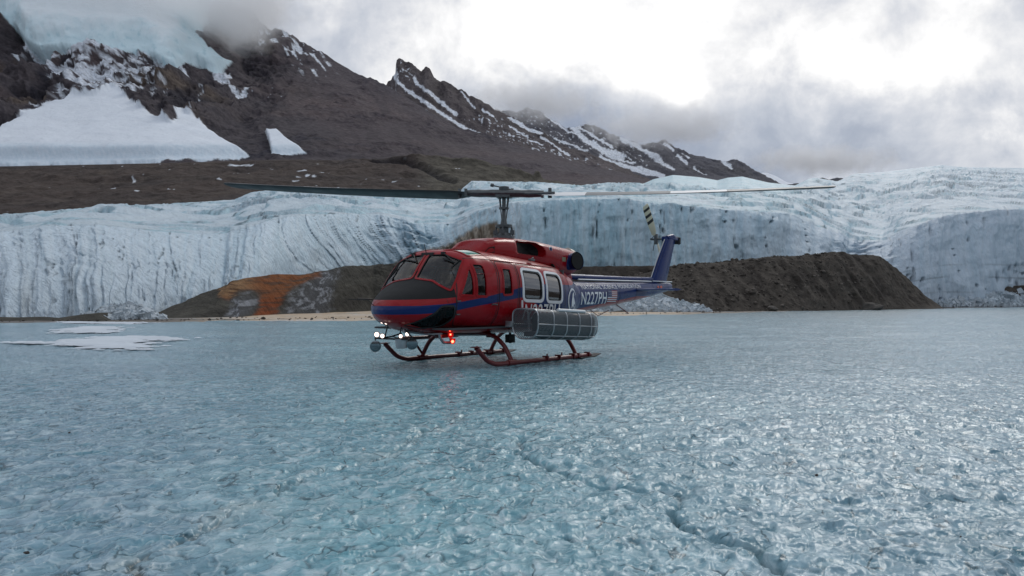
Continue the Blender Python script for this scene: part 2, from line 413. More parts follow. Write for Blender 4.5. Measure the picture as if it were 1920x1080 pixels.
    Pc = np.stack(np.meshgrid(a * 900, np.linspace(3.5, 260, 8), indexing='xy') + [np.full((8, 24), -0.24)], -1)
    cb = np.zeros(Pc.shape); cb[:] = (0.2, 0.33, 0.39)
    grid_object('lake_bed_ice', Pc, M_ice, cb, kind='structure')
def rnd_from(idc, k):
    return np.modf(idc * (173.31 + 61.7 * k))[0]
build_ice()

# pebbles melted into the ice
def rock_mesh(name, size, seed, mat, sub=2, squash=0.7):
    bm = bmesh.new(); bmesh.ops.create_icosphere(bm, subdivisions=sub, radius=1.0)
    r = random.Random(seed); ph = [r.uniform(0, 6) for _ in range(6)]
    for v_ in bm.verts:
        c = v_.co; k = 1 + 0.22 * math.sin(3 * c.x + ph[0]) * math.cos(2.3 * c.y + ph[1]) + 0.16 * math.sin(5 * c.z + ph[2] + 2 * c.x) + r.uniform(-0.07, 0.07)
        v_.co = Vector((c.x * k * 1.15, c.y * k, c.z * k * squash)) * size
    me = bpy.data.meshes.new(name); bm.to_mesh(me); bm.free(); me.materials.append(mat)
    return me
M_pebble = simple('dark_stone', (0.035, 0.032, 0.03), 0.8, vary=0.3, vscale=30, bump=0.4, bscale=60)
for k, (u_, v_, s) in enumerate([(1531, 892, 0.013), (1651, 930, 0.008), (1160, 1009, 0.006), (50, 1038, 0.012), (130, 812, 0.012), (1802, 1007, 0.006)]):
    Y_ = CAM_H * FOC / (v_ - HOR)
    o = bpy.data.objects.new('pebble', rock_mesh('pebble', s, k, M_pebble, 2)); coll.objects.link(o)
    o.location = ((u_ - 960) / FOC * Y_, Y_, 0.0 + s * 0.4)
    setp(o, ['small black pebble on the grey ice, largest one right of the crack', 'small dark pebble on the ice beyond the crack to the right',
             'tiny dark speck of stone near the bottom of the teal ice', 'dark pebble at the lower left corner of the ice', 'dark pebble on the blue ice at the left side',
             'tiny dark stone on the ice near the lower right corner'][k], 'pebble', 'pebbles lying on the ice')

# ------------------------------------------------------------------ shore: sand stained ice strip and the ground beneath everything
def build_shore():
    u = np.linspace(-900, 2800, 900); ys = curve(u, SHORE)
    X0 = (u - 960) / FOC
    ks = np.concatenate([[0, 0.01, 0.02, 0.035], np.linspace(0.05, 1, 60) ** 1.3])
    col = []; rows = []
    n = fbm(u / 60, u * 0, 4, 70) * 2.2 + fbm(u / 9, u * 0, 3, 71) * 0.9
    y0 = ys + n
    for i, k in enumerate(ks):
        Y = y0 + k * (150 + ys * 0.8)
        hgt = 0.02 + 0.15 * k if i else -0.10
        rows.append(np.stack([X0 * Y, Y, hgt + 0.10 * fbm(X0 * Y * 0.06, Y * 0.12, 3, 72) * min(1, i / 8)], -1))
        c = np.zeros((len(u), 3)); c[:] = (0.42, 0.33, 0.23)
        m = fbm(X0 * Y * 0.05, Y * 0.5, 4, 73); m2 = fbm(X0 * Y * 0.03 + 5, Y * 0.9, 4, 74)
        c = cmix(c, (0.46, 0.46, 0.45), sstep(0.0, 0.5, m))
        c = cmix(c, (0.30, 0.18, 0.08), sstep(0.15, 0.6, m2) * 0.7)
        c = cmix(c, (0.12, 0.10, 0.08), sstep(0.3, 0.6, fbm(X0 * Y * 0.1, Y * 2.0, 3, 75)) * 0.6)
        sandy = sstep(300, 480, u) * sstep(1340, 1240, u)
        c = cmix(c, (0.07, 0.065, 0.06), (1 - sandy) * 0.88)
        col.append(c)
    P = np.stack(rows); C = np.stack(col)
    grid_object('shore', P, M_shore, C, kind='structure')
    a = np.linspace(-1, 1, 30)
    Pg = np.stack(np.meshgrid(a * 12000, np.linspace(230, 14000, 30), indexing='xy') + [np.full((30, 30), -0.6)], -1)
    cg = np.zeros(Pg.shape); cg[:] = (0.08, 0.07, 0.065)
    grid_object('ground', Pg, M_rock, cg, kind='structure')
build_shore()

# snow lying in flat sheets on the ice
M_sheet = simple('drifted_snow', (0.54, 0.60, 0.66), 0.75, spec=0.2, bump=0.3, bscale=3, vary=0.06, vscale=0.6)
def snow_sheet(poly, label):
    pts = [((u_ - 960) / FOC * CAM_H * FOC / (v_ - HOR), CAM_H * FOC / (v_ - HOR)) for u_, v_ in poly]
    x0, x1 = min(p[0] for p in pts), max(p[0] for p in pts); y0, y1 = min(p[1] for p in pts), max(p[1] for p in pts)
    gx, gy = np.meshgrid(np.linspace(x0 - 1.5, x1 + 1.5, 360), np.linspace(y0 - 2, y1 + 2, 200))
    d = soft_poly(gx, gy, pts, 0.8) + 2.0 * fbm(gx * 0.55, gy * 0.9, 5, 81) + 1.6 * fbm(gx * 1.6, gy * 2.2, 4, 82) - 0.3
    z = 0.02 + 0.045 * sstep(0, 1.0, d) + 0.035 * fbm(gx * 0.5, gy * 0.5, 4, 31) + 0.05 * fbm(gx * 0.12, gy * 0.12, 3, 37)
    dc = (d[:-1, :-1] + d[1:, 1:] + d[:-1, 1:] + d[1:, :-1]) / 4
    col = np.zeros(gx.shape + (3,))
    o = grid_object('snow_patch', np.stack([gx, gy, z], -1), M_sheet, None, keep=dc > 0)
    setp(o, label, 'snow patch', 'snow patches on the ice', 'stuff')
snow_sheet([(20, 642), (120, 638), (180, 632), (330, 631), (345, 637), (290, 643), (300, 655), (210, 658), (150, 655), (100, 648)], 'larger flat white snow patch on the ice at the left')
snow_sheet([(95, 620), (140, 613), (220, 612), (235, 618), (190, 625), (110, 625)], 'smaller flat white snow patch closer to the glacier')
snow_sheet([(90, 603.5), (250, 604), (290, 606), (240, 609), (120, 607)], 'thin strip of snow along the edge of the ice')

# ------------------------------------------------------------------ the glacier tongue
BASE = [(-900, 70), (0, 60), (200, 66), (480, 84), (700, 128), (950, 134), (1200, 134), (1500, 145), (1700, 168), (1920, 200), (2800, 260)]
RIM = [(-900, 440), (0, 438), (60, 428), (110, 422), (200, 424), (300, 436), (400, 440), (455, 430), (500, 416), (560, 406), (640, 402), (720, 404), (790, 420), (850, 420), (890, 398), (940, 384), (1000, 378),
       (1100, 375), (1180, 374), (1250, 382), (1330, 391), (1420, 398), (1490, 402), (1540, 428), (1600, 452), (1655, 455), (1700, 428), (1760, 408), (1830, 397), (1920, 394), (2800, 400)]
SKYL = [(-900, 420), (0, 404), (100, 396), (200, 390), (300, 384), (400, 377), (440, 374), (470, 361), (530, 352), (620, 353), (720, 358), (860, 364), (868, 352), (885, 339), (1000, 342), (1090, 348), (1140, 344), (1205, 345),
        (1225, 336), (1262, 328), (1310, 332), (1345, 338), (1365, 333), (1392, 331), (1440, 342), (1490, 348), (1516, 335), (1530, 333), (1570, 340), (1600, 326), (1660, 322), (1740, 312), (1765, 309), (1800, 313), (1920, 315), (2800, 320)]
DEPTH = [(-900, 16), (0, 15), (300, 15), (450, 17), (560, 13), (760, 13), (880, 9), (960, 4), (1450, 4), (1530, 22), (1640, 28), (1720, 9), (1920, 7), (2800, 8)]
def build_glacier():
    nx, nf, nt = 1150, 195, 155
    u = np.linspace(-420, 2340, nx)
    yb = scurve(u, BASE); dp = scurve(u, DEPTH); yr = yb + dp
    ysk = yr + scurve(u, [(-900, 130), (0, 130), (450, 180), (860, 230), (870, 300), (1500, 330), (1700, 420), (2800, 420)])
    zr = CAM_H + (HOR - scurve(u, RIM, 8)) / FOC * yr
    zs = CAM_H + (HOR - scurve(u, SKYL, 4)) / FOC * ysk
    tf = np.linspace(0, 1, nf)[:, None]
    b = u / FOC * 130.0                                                     # metres along the front
    # face: rounded over towards the rim
    fexp = scurve(u, [(0, 1.7), (450, 1.9), (760, 1.6), (930, 3.0), (1450, 3.2), (1550, 1.3), (1650, 1.3), (1740, 2.4), (2800, 2.4)])
    zf = -0.8 + (zr + 0.8) * (1 - (1 - tf) ** 1.08)
    Yf = yb + dp * tf ** fexp
    B = np.repeat(b[None, :], nf, 0); T = np.repeat(tf, nx, 1); U = np.repeat(u[None, :], nf, 0)
    lean = 4.0 * scurve(u, [(0, 0.2), (430, -0.3), (470, -0.9), (600, 3.2), (760, 3.4), (900, 0.1), (1900, 0.1)])      # flow lines fan out
    Bw = B - lean * (1 - T) ** 1.6 + 0.5 * fbm(B * 0.25, T * 2.0, 3, 90)
    fl_big = ridged(Bw * 0.16, T * 0.5, 3, 91)
    fl = ridged(Bw * 0.75, T * 0.6, 4, 92)
    fl_fine = ridged(Bw * 2.6, T * 1.3, 3, 93)
    drape = scurve(u, [(-400, 0.8), (250, 0.9), (440, 1.0), (800, 1.0), (900, 0.6), (960, 0.35), (1200, 0.28), (1480, 0.4), (1560, 0.7), (1690, 0.6), (1760, 0.2), (2300, 0.2)])[None, :]
    drape = drape * (1 - 0.75 * sstep(0.38, 0.62, T + 0.08 * fbm(B * 0.06, T * 2, 3, 89)) * sstep(430, 380, U)); drape = drape + 0 * T
    cliff = 1 - drape
    lum = fbm(B * 0.09, T * 2.2, 4, 94)
    k = (yb / 130.0)[None, :]
    Yd = -(fl_big - 0.5) * 2.4 * k - (fl - 0.5) * 1.0 * k * (0.35 + 0.9 * drape) - (fl_fine - 0.5) * 0.5 * k * (0.3 + 0.7 * drape) - lum * 1.3 * k
    # scalloped lumps high on the cliff
    Yd -= 0.9 * k * cliff * sstep(0.45, 0.95, T) * ridged(B * 0.32, T * 3.5, 3, 95)
    # terraced ice fall on parts of the face
    fallm = (np.exp(-((U - 800) / 95) ** 2) * sstep(0.15, 0.35, T) + 0.55 * sstep(420, 340, U) * sstep(0.30, 0.5, T) + 1.0 * np.exp(-((U - 1610) / 75) ** 2) * sstep(0.3, 0.45, T))
    fallm = fallm * sstep(-0.15, 0.3, fbm(B * 0.16, T * 4.5, 3, 86))
    q = T * 10 + 2.2 * fbm(B * 0.22, T * 1.2, 4, 96)
    step = (q - np.floor(q))
    Yd += fallm * k * 2.4 * (sstep(0.0, 0.30, step) - step)
    # narrow open cracks, nearly vertical
    cr_n = perlin(Bw * 0.55 + 3, T * 0.9, 97); cr_gate = sstep(0.05, 0.35, perlin(B * 0.3, T * 2.2, 98))
    crack = np.exp(-(cr_n / 0.022) ** 2) * cr_gate
    crack2 = np.exp(-(perlin(Bw * 1.4, T * 1.6, 99) / 0.045) ** 2) * sstep(0.05, 0.3, perlin(B * 0.5, T * 2.2, 100)) * drape
    Yd += 0.9 * k * crack + 0.15 * k * crack2
    amp = sstep(0.0, 0.04, T) * 0.5 + 0.5
    P1 = np.stack([(U - 960) / FOC * Yf, Yf + Yd * amp, zf + 0.25 * k * fl * T * (1 - T)], -1)
    P1[..., 0] += 0.4 * k * fbm(B * 0.4, T * 3, 3, 101) * np.minimum(T * 4, 1)
    # top: rises away in terraces with small blue risers
    tt = np.linspace(0, 1, nt + 1)[1:, None]
    B2 = np.repeat(b[None, :], nt, 0); U2 = np.repeat(u[None, :], nt, 0); T2 = np.repeat(tt, nx, 1)
    Y2 = yr + (ysk - yr) * tt ** 1.35
    Xw = (U2 - 960) / FOC * Y2
    # height along a straight sight path, then broken into terraces
    vlin = (HOR - ((1 - tt) * curve(u, RIM)[None, :] + tt * curve(u, SKYL)[None, :])) / FOC
    z0 = CAM_H + vlin * Y2
    warp = 1.5 * fbm(Xw * 0.02, Y2 * 0.012, 4, 110) + 0.4 * fbm(Xw * 0.09, Y2 * 0.05, 3, 111)
    hs = 3.0 + 1.4 * (Y2 - 100) / 200
    q = (z0 / hs + warp * 2.4); fr = q - np.floor(q)
    terr = (sstep(0.0, 0.16, fr) - fr) * (0.35 + 0.9 * sstep(-0.3, 0.4, fbm(Xw * 0.03, Y2 * 0.03, 3, 117)))
    dome = sstep(1195, 1225, U2) * sstep(1495, 1450, U2) * sstep(0.55, 0.7, T2)
    env = np.sin(np.pi * np.clip(tt, 0, 1)) ** 0.7 * (1 - 0.9 * dome)
    z2 = z0 + terr * hs * 0.62 * env + 0.9 * fbm(Xw * 0.05, Y2 * 0.04, 4, 112) * env + 0.25 * fbm(Xw * 0.4, Y2 * 0.3, 3, 113) * (1 - 0.8 * dome)
    riser = sstep(0.0, 0.04, fr) * sstep(0.2, 0.12, fr)
    rc = sstep(0.1, 0.45, perlin(Xw * 0.9, Y2 * 0.05, 115)) * sstep(0.0, 0.03, fr) * sstep(0.24, 0.14, fr) * sstep(-0.2, 0.3, perlin(Xw * 0.06, Y2 * 0.06, 116))
    bl = np.linspace(1, 0, 22)
    off = (P1[-1] - world(u, curve(u, RIM), yr))
    P2 = np.stack([Xw, Y2, z2], -1)
    for i in range(22):
        P2[i, :, :] += off * bl[i] ** 1.5 * np.array([1, 1, 0.4])
    # back skirt
    sk = P2[-1:].copy(); sk[..., 1] += 60; sk[..., 2] -= 25
    P = np.concatenate([P1, P2, sk])
    # tints
    snow = np.array((0.64, 0.76, 0.86)); blue = np.array((0.36, 0.57, 0.67)); deepb = np.array((0.20, 0.42, 0.52)); grey = np.array((0.42, 0.50, 0.57))
    c1 = np.zeros(P1.shape); c1[:] = snow
    cyan = scurve(u, [(-400, 0.1), (300, 0.15), (420, 0.35), (560, 0.5), (760, 0.55), (900, 0.9), (1200, 0.95), (1350, 0.6), (1480, 0.35), (1640, 0.2), (2300, 0.2)])[None, :] + 0 * T
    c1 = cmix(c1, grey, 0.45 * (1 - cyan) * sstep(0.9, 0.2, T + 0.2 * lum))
    c1 = cmix(c1, blue, np.clip(cyan * (0.75 + 0.5 * lum), 0, 1))
    c1 = cmix(c1, snow * 1.03, sstep(0.62, 0.85, fl_big) * 0.35 * drape + sstep(0.65, 0.9, fl) * 0.35)
    c1 = cmix(c1, deepb, sstep(0.45, 0.2, fl) * 0.12)
    c1 = cmix(c1, (0.45, 0.44, 0.38), sstep(0.15, 0.5, fbm(B * 0.2, T * 1.4, 3, 120)) * 0.35 * sstep(0.8, 0.1, T) * drape)
    c1 = cmix(c1, (0.08, 0.13, 0.16), crack * 0.75)
    c1 = cmix(c1, (0.16, 0.24, 0.29), crack2 * 0.22)
    hair = np.exp(-(perlin(Bw * 3.1 + 2, T * 1.0, 151) / 0.04) ** 2) * sstep(0.0, 0.3, perlin(B * 0.8, T * 2.0, 152))
    c1 = cmix(c1, (0.10, 0.19, 0.25), hair * 0.24 * (0.45 + 0.55 * sstep(420, 460, U)))
    c1 = cmix(c1, (0.66, 0.76, 0.82), sstep(0.1, 0.4, perlin(Bw * 2.2 + 7, T * 0.9, 153)) * 0.35)
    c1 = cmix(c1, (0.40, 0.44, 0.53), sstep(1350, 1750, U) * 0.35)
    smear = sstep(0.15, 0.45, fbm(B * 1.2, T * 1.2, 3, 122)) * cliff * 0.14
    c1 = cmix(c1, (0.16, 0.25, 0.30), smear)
    # dirt bands across the cliff, running nearly level
    for lv, am in ((0.30, 0.5), (0.42, 0.35), (0.16, 0.3)):
        wv = lv + 0.05 * fbm(B * 0.05, B * 0, 3, 125)
        c1 = cmix(c1, (0.15, 0.19, 0.22), np.exp(-((T - wv) / 0.008) ** 2) * am * sstep(1250, 1500, U) * sstep(-0.2, 0.2, perlin(B * 0.2, T * 8, 126)))
    # brown stained seep behind the rotor mast
    fv = HOR - (P1[..., 2] - CAM_H) / Yf * FOC
    seep = soft_poly(U + 8 * fbm(B * 1.2, T * 8, 3, 130), fv, [(720, 500), (790, 466), (840, 456), (872, 434), (905, 417), (932, 412), (945, 430), (965, 500)], 9)
    sm = sstep(-0.2, 0.9, seep + 0.5 * fbm(Bw * 2.0, T * 3.0, 3, 131))
    strand = ridged(Bw * 1.6 + T * 4, T * 2, 3, 132)
    scol = cmix(np.zeros(P1.shape) + np.array((0.13, 0.095, 0.06)), (0.36, 0.30, 0.21), sstep(0.5, 0.85, strand))
    c1 = c1 + (scol - c1) * (sm * 0.97)[..., None]
    c1 = cmix(c1, (0.12, 0.19, 0.24), np.clip(fallm, 0, 1) * sstep(0.05, 0.0, np.abs(step - 0.10)) * sstep(0.1, 0.4, perlin(Bw * 4.0, T * 4, 127)) * 0.35)
    upper = sstep(-0.6, 0.4, soft_poly(U, fv, [(820, 470), (870, 400), (940, 350), (975, 380), (975, 470)], 10)) * 0.35
    c1 = cmix(c1, (0.36, 0.33, 0.32), upper * sstep(0.4, 0.8, strand))
    c2 = np.zeros(P2.shape); c2[:] = snow * 0.86
    cy2 = scurve(u, [(-400, 0.1), (300, 0.25), (500, 0.4), (860, 0.5), (1000, 0.9), (1450, 0.95), (1540, 0.35), (1700, 0.12), (2300, 0.1)])[None, :]
    c2 = cmix(c2, (0.40, 0.60, 0.68), np.clip(cy2 * (0.55 + 0.6 * fbm(Xw * 0.03, Y2 * 0.02, 3, 140)), 0, 1))
    c2 = cmix(c2, (0.34, 0.55, 0.64), riser * (0.70 + 0.25 * cy2))
    c2 = cmix(c2, (0.07, 0.12, 0.15), rc * 0.8 * (1 - dome))
    c2 = cmix(c2, (0.42, 0.62, 0.70), dome * 0.85)
    c2 = cmix(c2, (0.30, 0.40, 0.49), sstep(0.05, 0.4, fbm(Xw * 0.08, Y2 * 0.10, 4, 118)) * 0.45 * (1 - dome))
    c2 = cmix(c2, (0.66, 0.75, 0.80), sstep(0.25, 0.5, fr) * sstep(0.95, 0.6, fr) * 0.35)
    c = np.concatenate([c1, c2, c2[-1:]])
    c *= (1 + 0.10 * fbm(c[..., 0] * 0 + np.concatenate([B, B2, B2[-1:]]) * 1.5, np.arange(c.shape[0])[:, None] * 0.06 + 0 * c[..., 0], 3, 141))[..., None]
    keep = np.ones((P.shape[0] - 1, nx - 1), bool)
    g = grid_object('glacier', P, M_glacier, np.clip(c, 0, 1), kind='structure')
    return g
build_glacier()

# ------------------------------------------------------------------ mountains
def slope(name, u0, u1, nx, nt, foot, ridge_, yfoot, yridge, disp, tint, split=None, smooth=True, ease=1.0, mat=None, w=3):
    u = np.linspace(u0, u1, nx); t = np.linspace(0, 1, nt)[:, None]
    vf = scurve(u, foot, w); vr = scurve(u, ridge_, w); yf = scurve(u, yfoot); yr = scurve(u, yridge)
    V = vf + (vr - vf) * t; Y = yf + (yr - yf) * t ** ease
    U = np.repeat(u[None, :], nt, 0)
    P = world(U, V, Y)
    d, info = disp(U, V, Y, t)
    P[..., 1] -= d * 0.8; P[..., 2] += d * 0.5
    P[..., 2] += 0
    C = tint(U, V, Y, t, d, info)
    sk = P[-1:].copy(); sk[..., 1] += 300; sk[..., 2] -= 150
    P = np.concatenate([P, sk]); C = np.concatenate([C, C[-1:]])
    obs = []
    if split:
        M = split(U, V, info); M = np.concatenate([M, M[-1:]])
        lab = M[:-1, :-1]
        for key, (nm, mt) in split.names.items():
            k = lab == key
            if k.any(): obs.append(grid_object(nm, P, mt, np.clip(C, 0, 1), smooth, keep=k, kind='structure'))
    else:
        obs.append(grid_object(name, P, mat or M_rock, np.clip(C, 0, 1), smooth, kind='structure'))
    return obs

CONE = [(-400, 300), (-200, 290), (0, 260), (60, 226), (110, 205), (150, 190), (192, 192), (205, 186), (215, 174), (235, 182), (255, 205), (300, 232), (333, 248), (343, 232), (356, 224), (372, 232), (400, 255), (440, 280), (472, 298), (440, 305), (300, 310), (0, 318), (-400, 320)]
CONE2 = [(499, 250), (512, 254), (525, 253), (540, 268), (560, 282), (578, 296), (545, 300), (512, 298), (508, 280)]
HANG = [(-400, -200), (500, -200), (400, 20), (372, 70), (395, 95), (440, 119), (425, 121), (408, 133), (390, 125), (365, 112), (345, 118), (330, 128), (305, 117), (270, 100), (240, 104), (170, 101), (110, 99), (75, 95), (50, 85), (30, 55), (0, 38), (-400, 0)]
LEDGES = [([(45, 78), (75, 108), (100, 128), (112, 140), (140, 152)], 5), ([(112, 140), (150, 145), (200, 142), (255, 132)], 7), ([(150, 113), (200, 108), (235, 100)], 4), ([(290, 108), (320, 125), (350, 142)], 4),
          ([(150, 165), (190, 178), (210, 180)], 4), ([(402, 132), (425, 140), (418, 148)], 7), ([(436, 165), (450, 180), (468, 165)], 3.5), ([(20, 95), (50, 110), (85, 125)], 2.2), ([(105, 182), (130, 190)], 2), ([(60, 200), (85, 212)], 2)]
def a_disp(U, V, Y, t):
    X = (U - 960) / FOC * Y; H = (HOR - V) / FOC * Y
    crag = sstep(640, 380, U + (V - 150) * 0.55) * sstep(300, 250, V)
    crag = np.maximum(crag, 0.55 * sstep(0.1, 0.5, fbm(X * 0.004, H * 0.006, 3, 200)) * sstep(230, 330, V - (U - 560) * 0.1) * 0 + 0)
    a = X * 0.8 + H * 0.55                       # strata dip
    big = ridged(X * 0.0042 + 1.3, H * 0.0032, 5, 201)
    gul = ridged((X + 0.6 * H) * 0.012, (H - 0.5 * X) * 0.004, 4, 202)
    band = fbm(X * 0.006, H * 0.045, 4, 203)
    fine = ridged(X * 0.03, H * 0.03, 4, 204)
    d = crag * (88 * (big - 0.6) + 44 * (gul - 0.5) + 22 * band + 24 * (fine - 0.5))
    scree = 1 - crag
    d += scree * (10 * (ridged((X + 0.9 * H) * 0.006, (H) * 0.0015, 3, 205) - 0.5) + 6 * fbm(X * 0.012, H * 0.012, 5, 206) + 3.0 * (fine - 0.5) + 9 * (big - 0.6))
    out = sstep(0.0, 0.35, fbm(X * 0.006 + 9, H * 0.012, 4, 207) + 0.25 * np.exp(-((V - 250 - (U - 600) * 0.15) / 60) ** 2) * sstep(480, 560, U) * sstep(900, 760, U)) * scree
    d += out * 11 * ridged(X * 0.03, H * 0.05, 3, 208)
    # the snow fans and the hanging glacier cover the relief
    nz = 5 * fbm(U / 22, V / 22, 4, 210)
    cone = np.maximum(soft_poly(U + nz, V + nz, CONE, 5), soft_poly(U + nz * 0.6, V + nz * 0.6, CONE2, 4))
    hang = soft_poly(U + nz, V + 0.7 * nz, HANG, 6)
    mc = sstep(-0.2, 1.2, cone); mh = sstep(-0.2, 1.0, hang)
    d = d * (1 - mc) + mc * (6 + 3 * fbm(X * 0.01, H * 0.01, 3, 211) + 1.0 * ridged((X) * 0.05, H * 0.012, 3, 212) + 14 * sstep(303, 293, V + (U - 200) * 0.01) * sstep(305, 303, V))
    serac = ridged(X * 0.018, H * 0.010, 4, 213)
    lowedge = sstep(0, 5.5, hang)
    d = d * (1 - mh) + mh * (8 + 34 * lowedge + 15 * fbm(X * 0.008, H * 0.02, 4, 214) + 12 * (serac - 0.5) * sstep(9, 3, hang))
    return d, dict(cone=cone, hang=hang, crag=crag, X=X, H=H, band=band, fine=fine, out=out, gul=gul)
def a_tint(U, V, Y, t, d, I):
    X, H = I['X'], I['H']
    c = np.zeros(U.shape + (3,)); c[:] = (0.083, 0.069, 0.064)
    c = cmix(c, (0.128, 0.092, 0.076), sstep(-0.1, 0.5, fbm(X * 0.004, H * 0.008, 4, 220)) * 0.8)
    c = cmix(c, (0.055, 0.046, 0.044), sstep(0.0, 0.5, fbm((X + 0.5 * H) * 0.008, H * 0.02, 5, 221)) * 0.75)
    c = cmix(c, (0.16, 0.115, 0.070), I['crag'] * sstep(0.1, 0.5, fbm(X * 0.012, H * 0.012, 4, 222)) * 0.55)
    c = cmix(c, (0.045, 0.040, 0.044), I['out'] * sstep(0.6, 0.3, ridged(X * 0.02, H * 0.035, 3, 241)) * 0.8)
    c = cmix(c, (0.028, 0.026, 0.030), I['crag'] * sstep(0.55, 0.30, I['gul'] + 0.3 * I['band']) * 0.75)  # crag gullies darkened in place of crevice shade
    strk = fbm((X + 0.75 * H) * 0.02, (H - 0.3 * X) * 0.0025, 4, 240)
    c = cmix(c, (0.050, 0.044, 0.044), sstep(0.05, 0.4, strk) * 0.6 * (1 - I['crag']))
    c = cmix(c, (0.14, 0.115, 0.10), sstep(0.1, 0.45, -strk) * 0.4 * (1 - I['crag']))
    slate = sstep(120, 0, V - (U - 560) * 0.42 - 60)
    c = cmix(c, (0.082, 0.074, 0.078), slate * 0.6 * (1 - I['crag']))
    c = cmix(c, (0.115, 0.085, 0.075), sstep(0.3, 0.7, ridged((X + 1.1 * H) * 0.004, H * 0.001, 2, 223)) * 0.35 * (1 - I['crag']))
    c = c * np.array((0.84, 0.90, 1.08))
    sn = np.zeros(U.shape)
    jx = U + 7 * fbm(U / 10, V / 6, 4, 224); jy = V + 4 * fbm(U / 10 + 7, V / 6, 4, 225)
    for ln, wd in LEDGES:
        sn = np.maximum(sn, sstep(0.3, -0.2, polydist(jx, jy, ln) / wd - 1 + 0.9 * fbm(U / 9, V / 2.6, 3, 226)))
    # thin snow caught on ledges below the hanging glacier, and along the far ridge
    zone = sstep(70, 130, U) * sstep(350, 260, U) * sstep(95, 110, V) * sstep(202, 180, V)
    zone = np.maximum(zone, 0.75 * sstep(10, 60, U) * sstep(300, 120, U) * sstep(80, 100, V) * sstep(150, 120, V))
    sn = np.maximum(sn, sstep(0.12, 0.3, fbm(U / 22, V / 5, 4, 227) * 1.1 + 0.5 * zone - 0.33) * sstep(0.1, 0.5, zone))
    rz = np.exp(-((V - (28 + (U - 450) * 0.49)) / 34 - 0.35) ** 2) * sstep(440, 480, U) * sstep(660, 560, U)
    sn = np.maximum(sn, sstep(0.10, 0.25, fbm((U - V) / 14, (U + V) / 40, 4, 228) + 0.35 * rz - 0.27) * sstep(0.1, 0.5, rz))
    sp = sstep(0.50, 0.58, fbm(U / 7, V / 4, 3, 229)) * sstep(0.0, 0.4, fbm(U / 60, V / 40, 2, 230)) * sstep(380, 420, U) * sstep(700, 560, U) * sstep(250, 180, V)
    sn = np.maximum(sn, sp)
    gl = polydist(U + 3 * fbm(U / 8, V / 8, 3, 231), V, [(380, 165), (372, 185), (374, 215), (366, 226)])
    sn = np.maximum(sn, sstep(4, 1, gl) * sstep(0.0, 0.3, fbm(U / 4, V / 4, 3, 232)))
    c = cmix(c, (0.66, 0.71, 0.78), sn * 0.95)
    mc = sstep(0.0, 0.25, I['cone']); c = cmix(c, (0.70, 0.755, 0.82), mc)
    lowb = mc * sstep(284, 296, V + 2 * fbm(U / 9, V / 3, 2, 233)); c = cmix(c, (0.42, 0.56, 0.66), lowb * (0.45 + 0.4 * fbm(U / 5, V / 3, 3, 234)))
    c = cmix(c, (0.60, 0.65, 0.72), mc * sstep(0.1, 0.5, fbm((U + V) / 40, V / 12, 4, 235)) * 0.5)
    mh = sstep(0.0, 0.25, I['hang']); c = cmix(c, (0.76, 0.83, 0.87), mh)
    low = sstep(7.5, 1.5, I['hang'] + 2.5 * fbm(U / 30, V / 12, 3, 236)) * mh
    c = cmix(c, (0.52, 0.71, 0.78), low * 0.7)
    c = cmix(c, (0.34, 0.54, 0.62), low * sstep(0.1, 0.5, fbm(U / 12, V / 5, 4, 237)) * 0.6)
    return c
def a_split(U, V, I):
    r = np.zeros(U.shape, int)
    r[I['cone'] > 0.1] = 1; r[I['hang'] > 0.1] = 2
    return r
a_split.names = {0: ('mountain', M_rock), 1: ('snowfield', M_snow), 2: ('hanging_glacier', M_snow)}
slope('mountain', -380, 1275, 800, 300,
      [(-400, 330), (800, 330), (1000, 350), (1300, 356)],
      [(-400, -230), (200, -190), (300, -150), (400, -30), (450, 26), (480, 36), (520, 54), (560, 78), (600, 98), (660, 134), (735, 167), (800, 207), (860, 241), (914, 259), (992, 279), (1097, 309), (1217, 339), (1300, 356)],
      [(-400, 900), (500, 900), (1300, 900)], [(-400, 2000), (450, 2300), (700, 2100), (1000, 1700), (1300, 1300)], a_disp, a_tint, a_split)

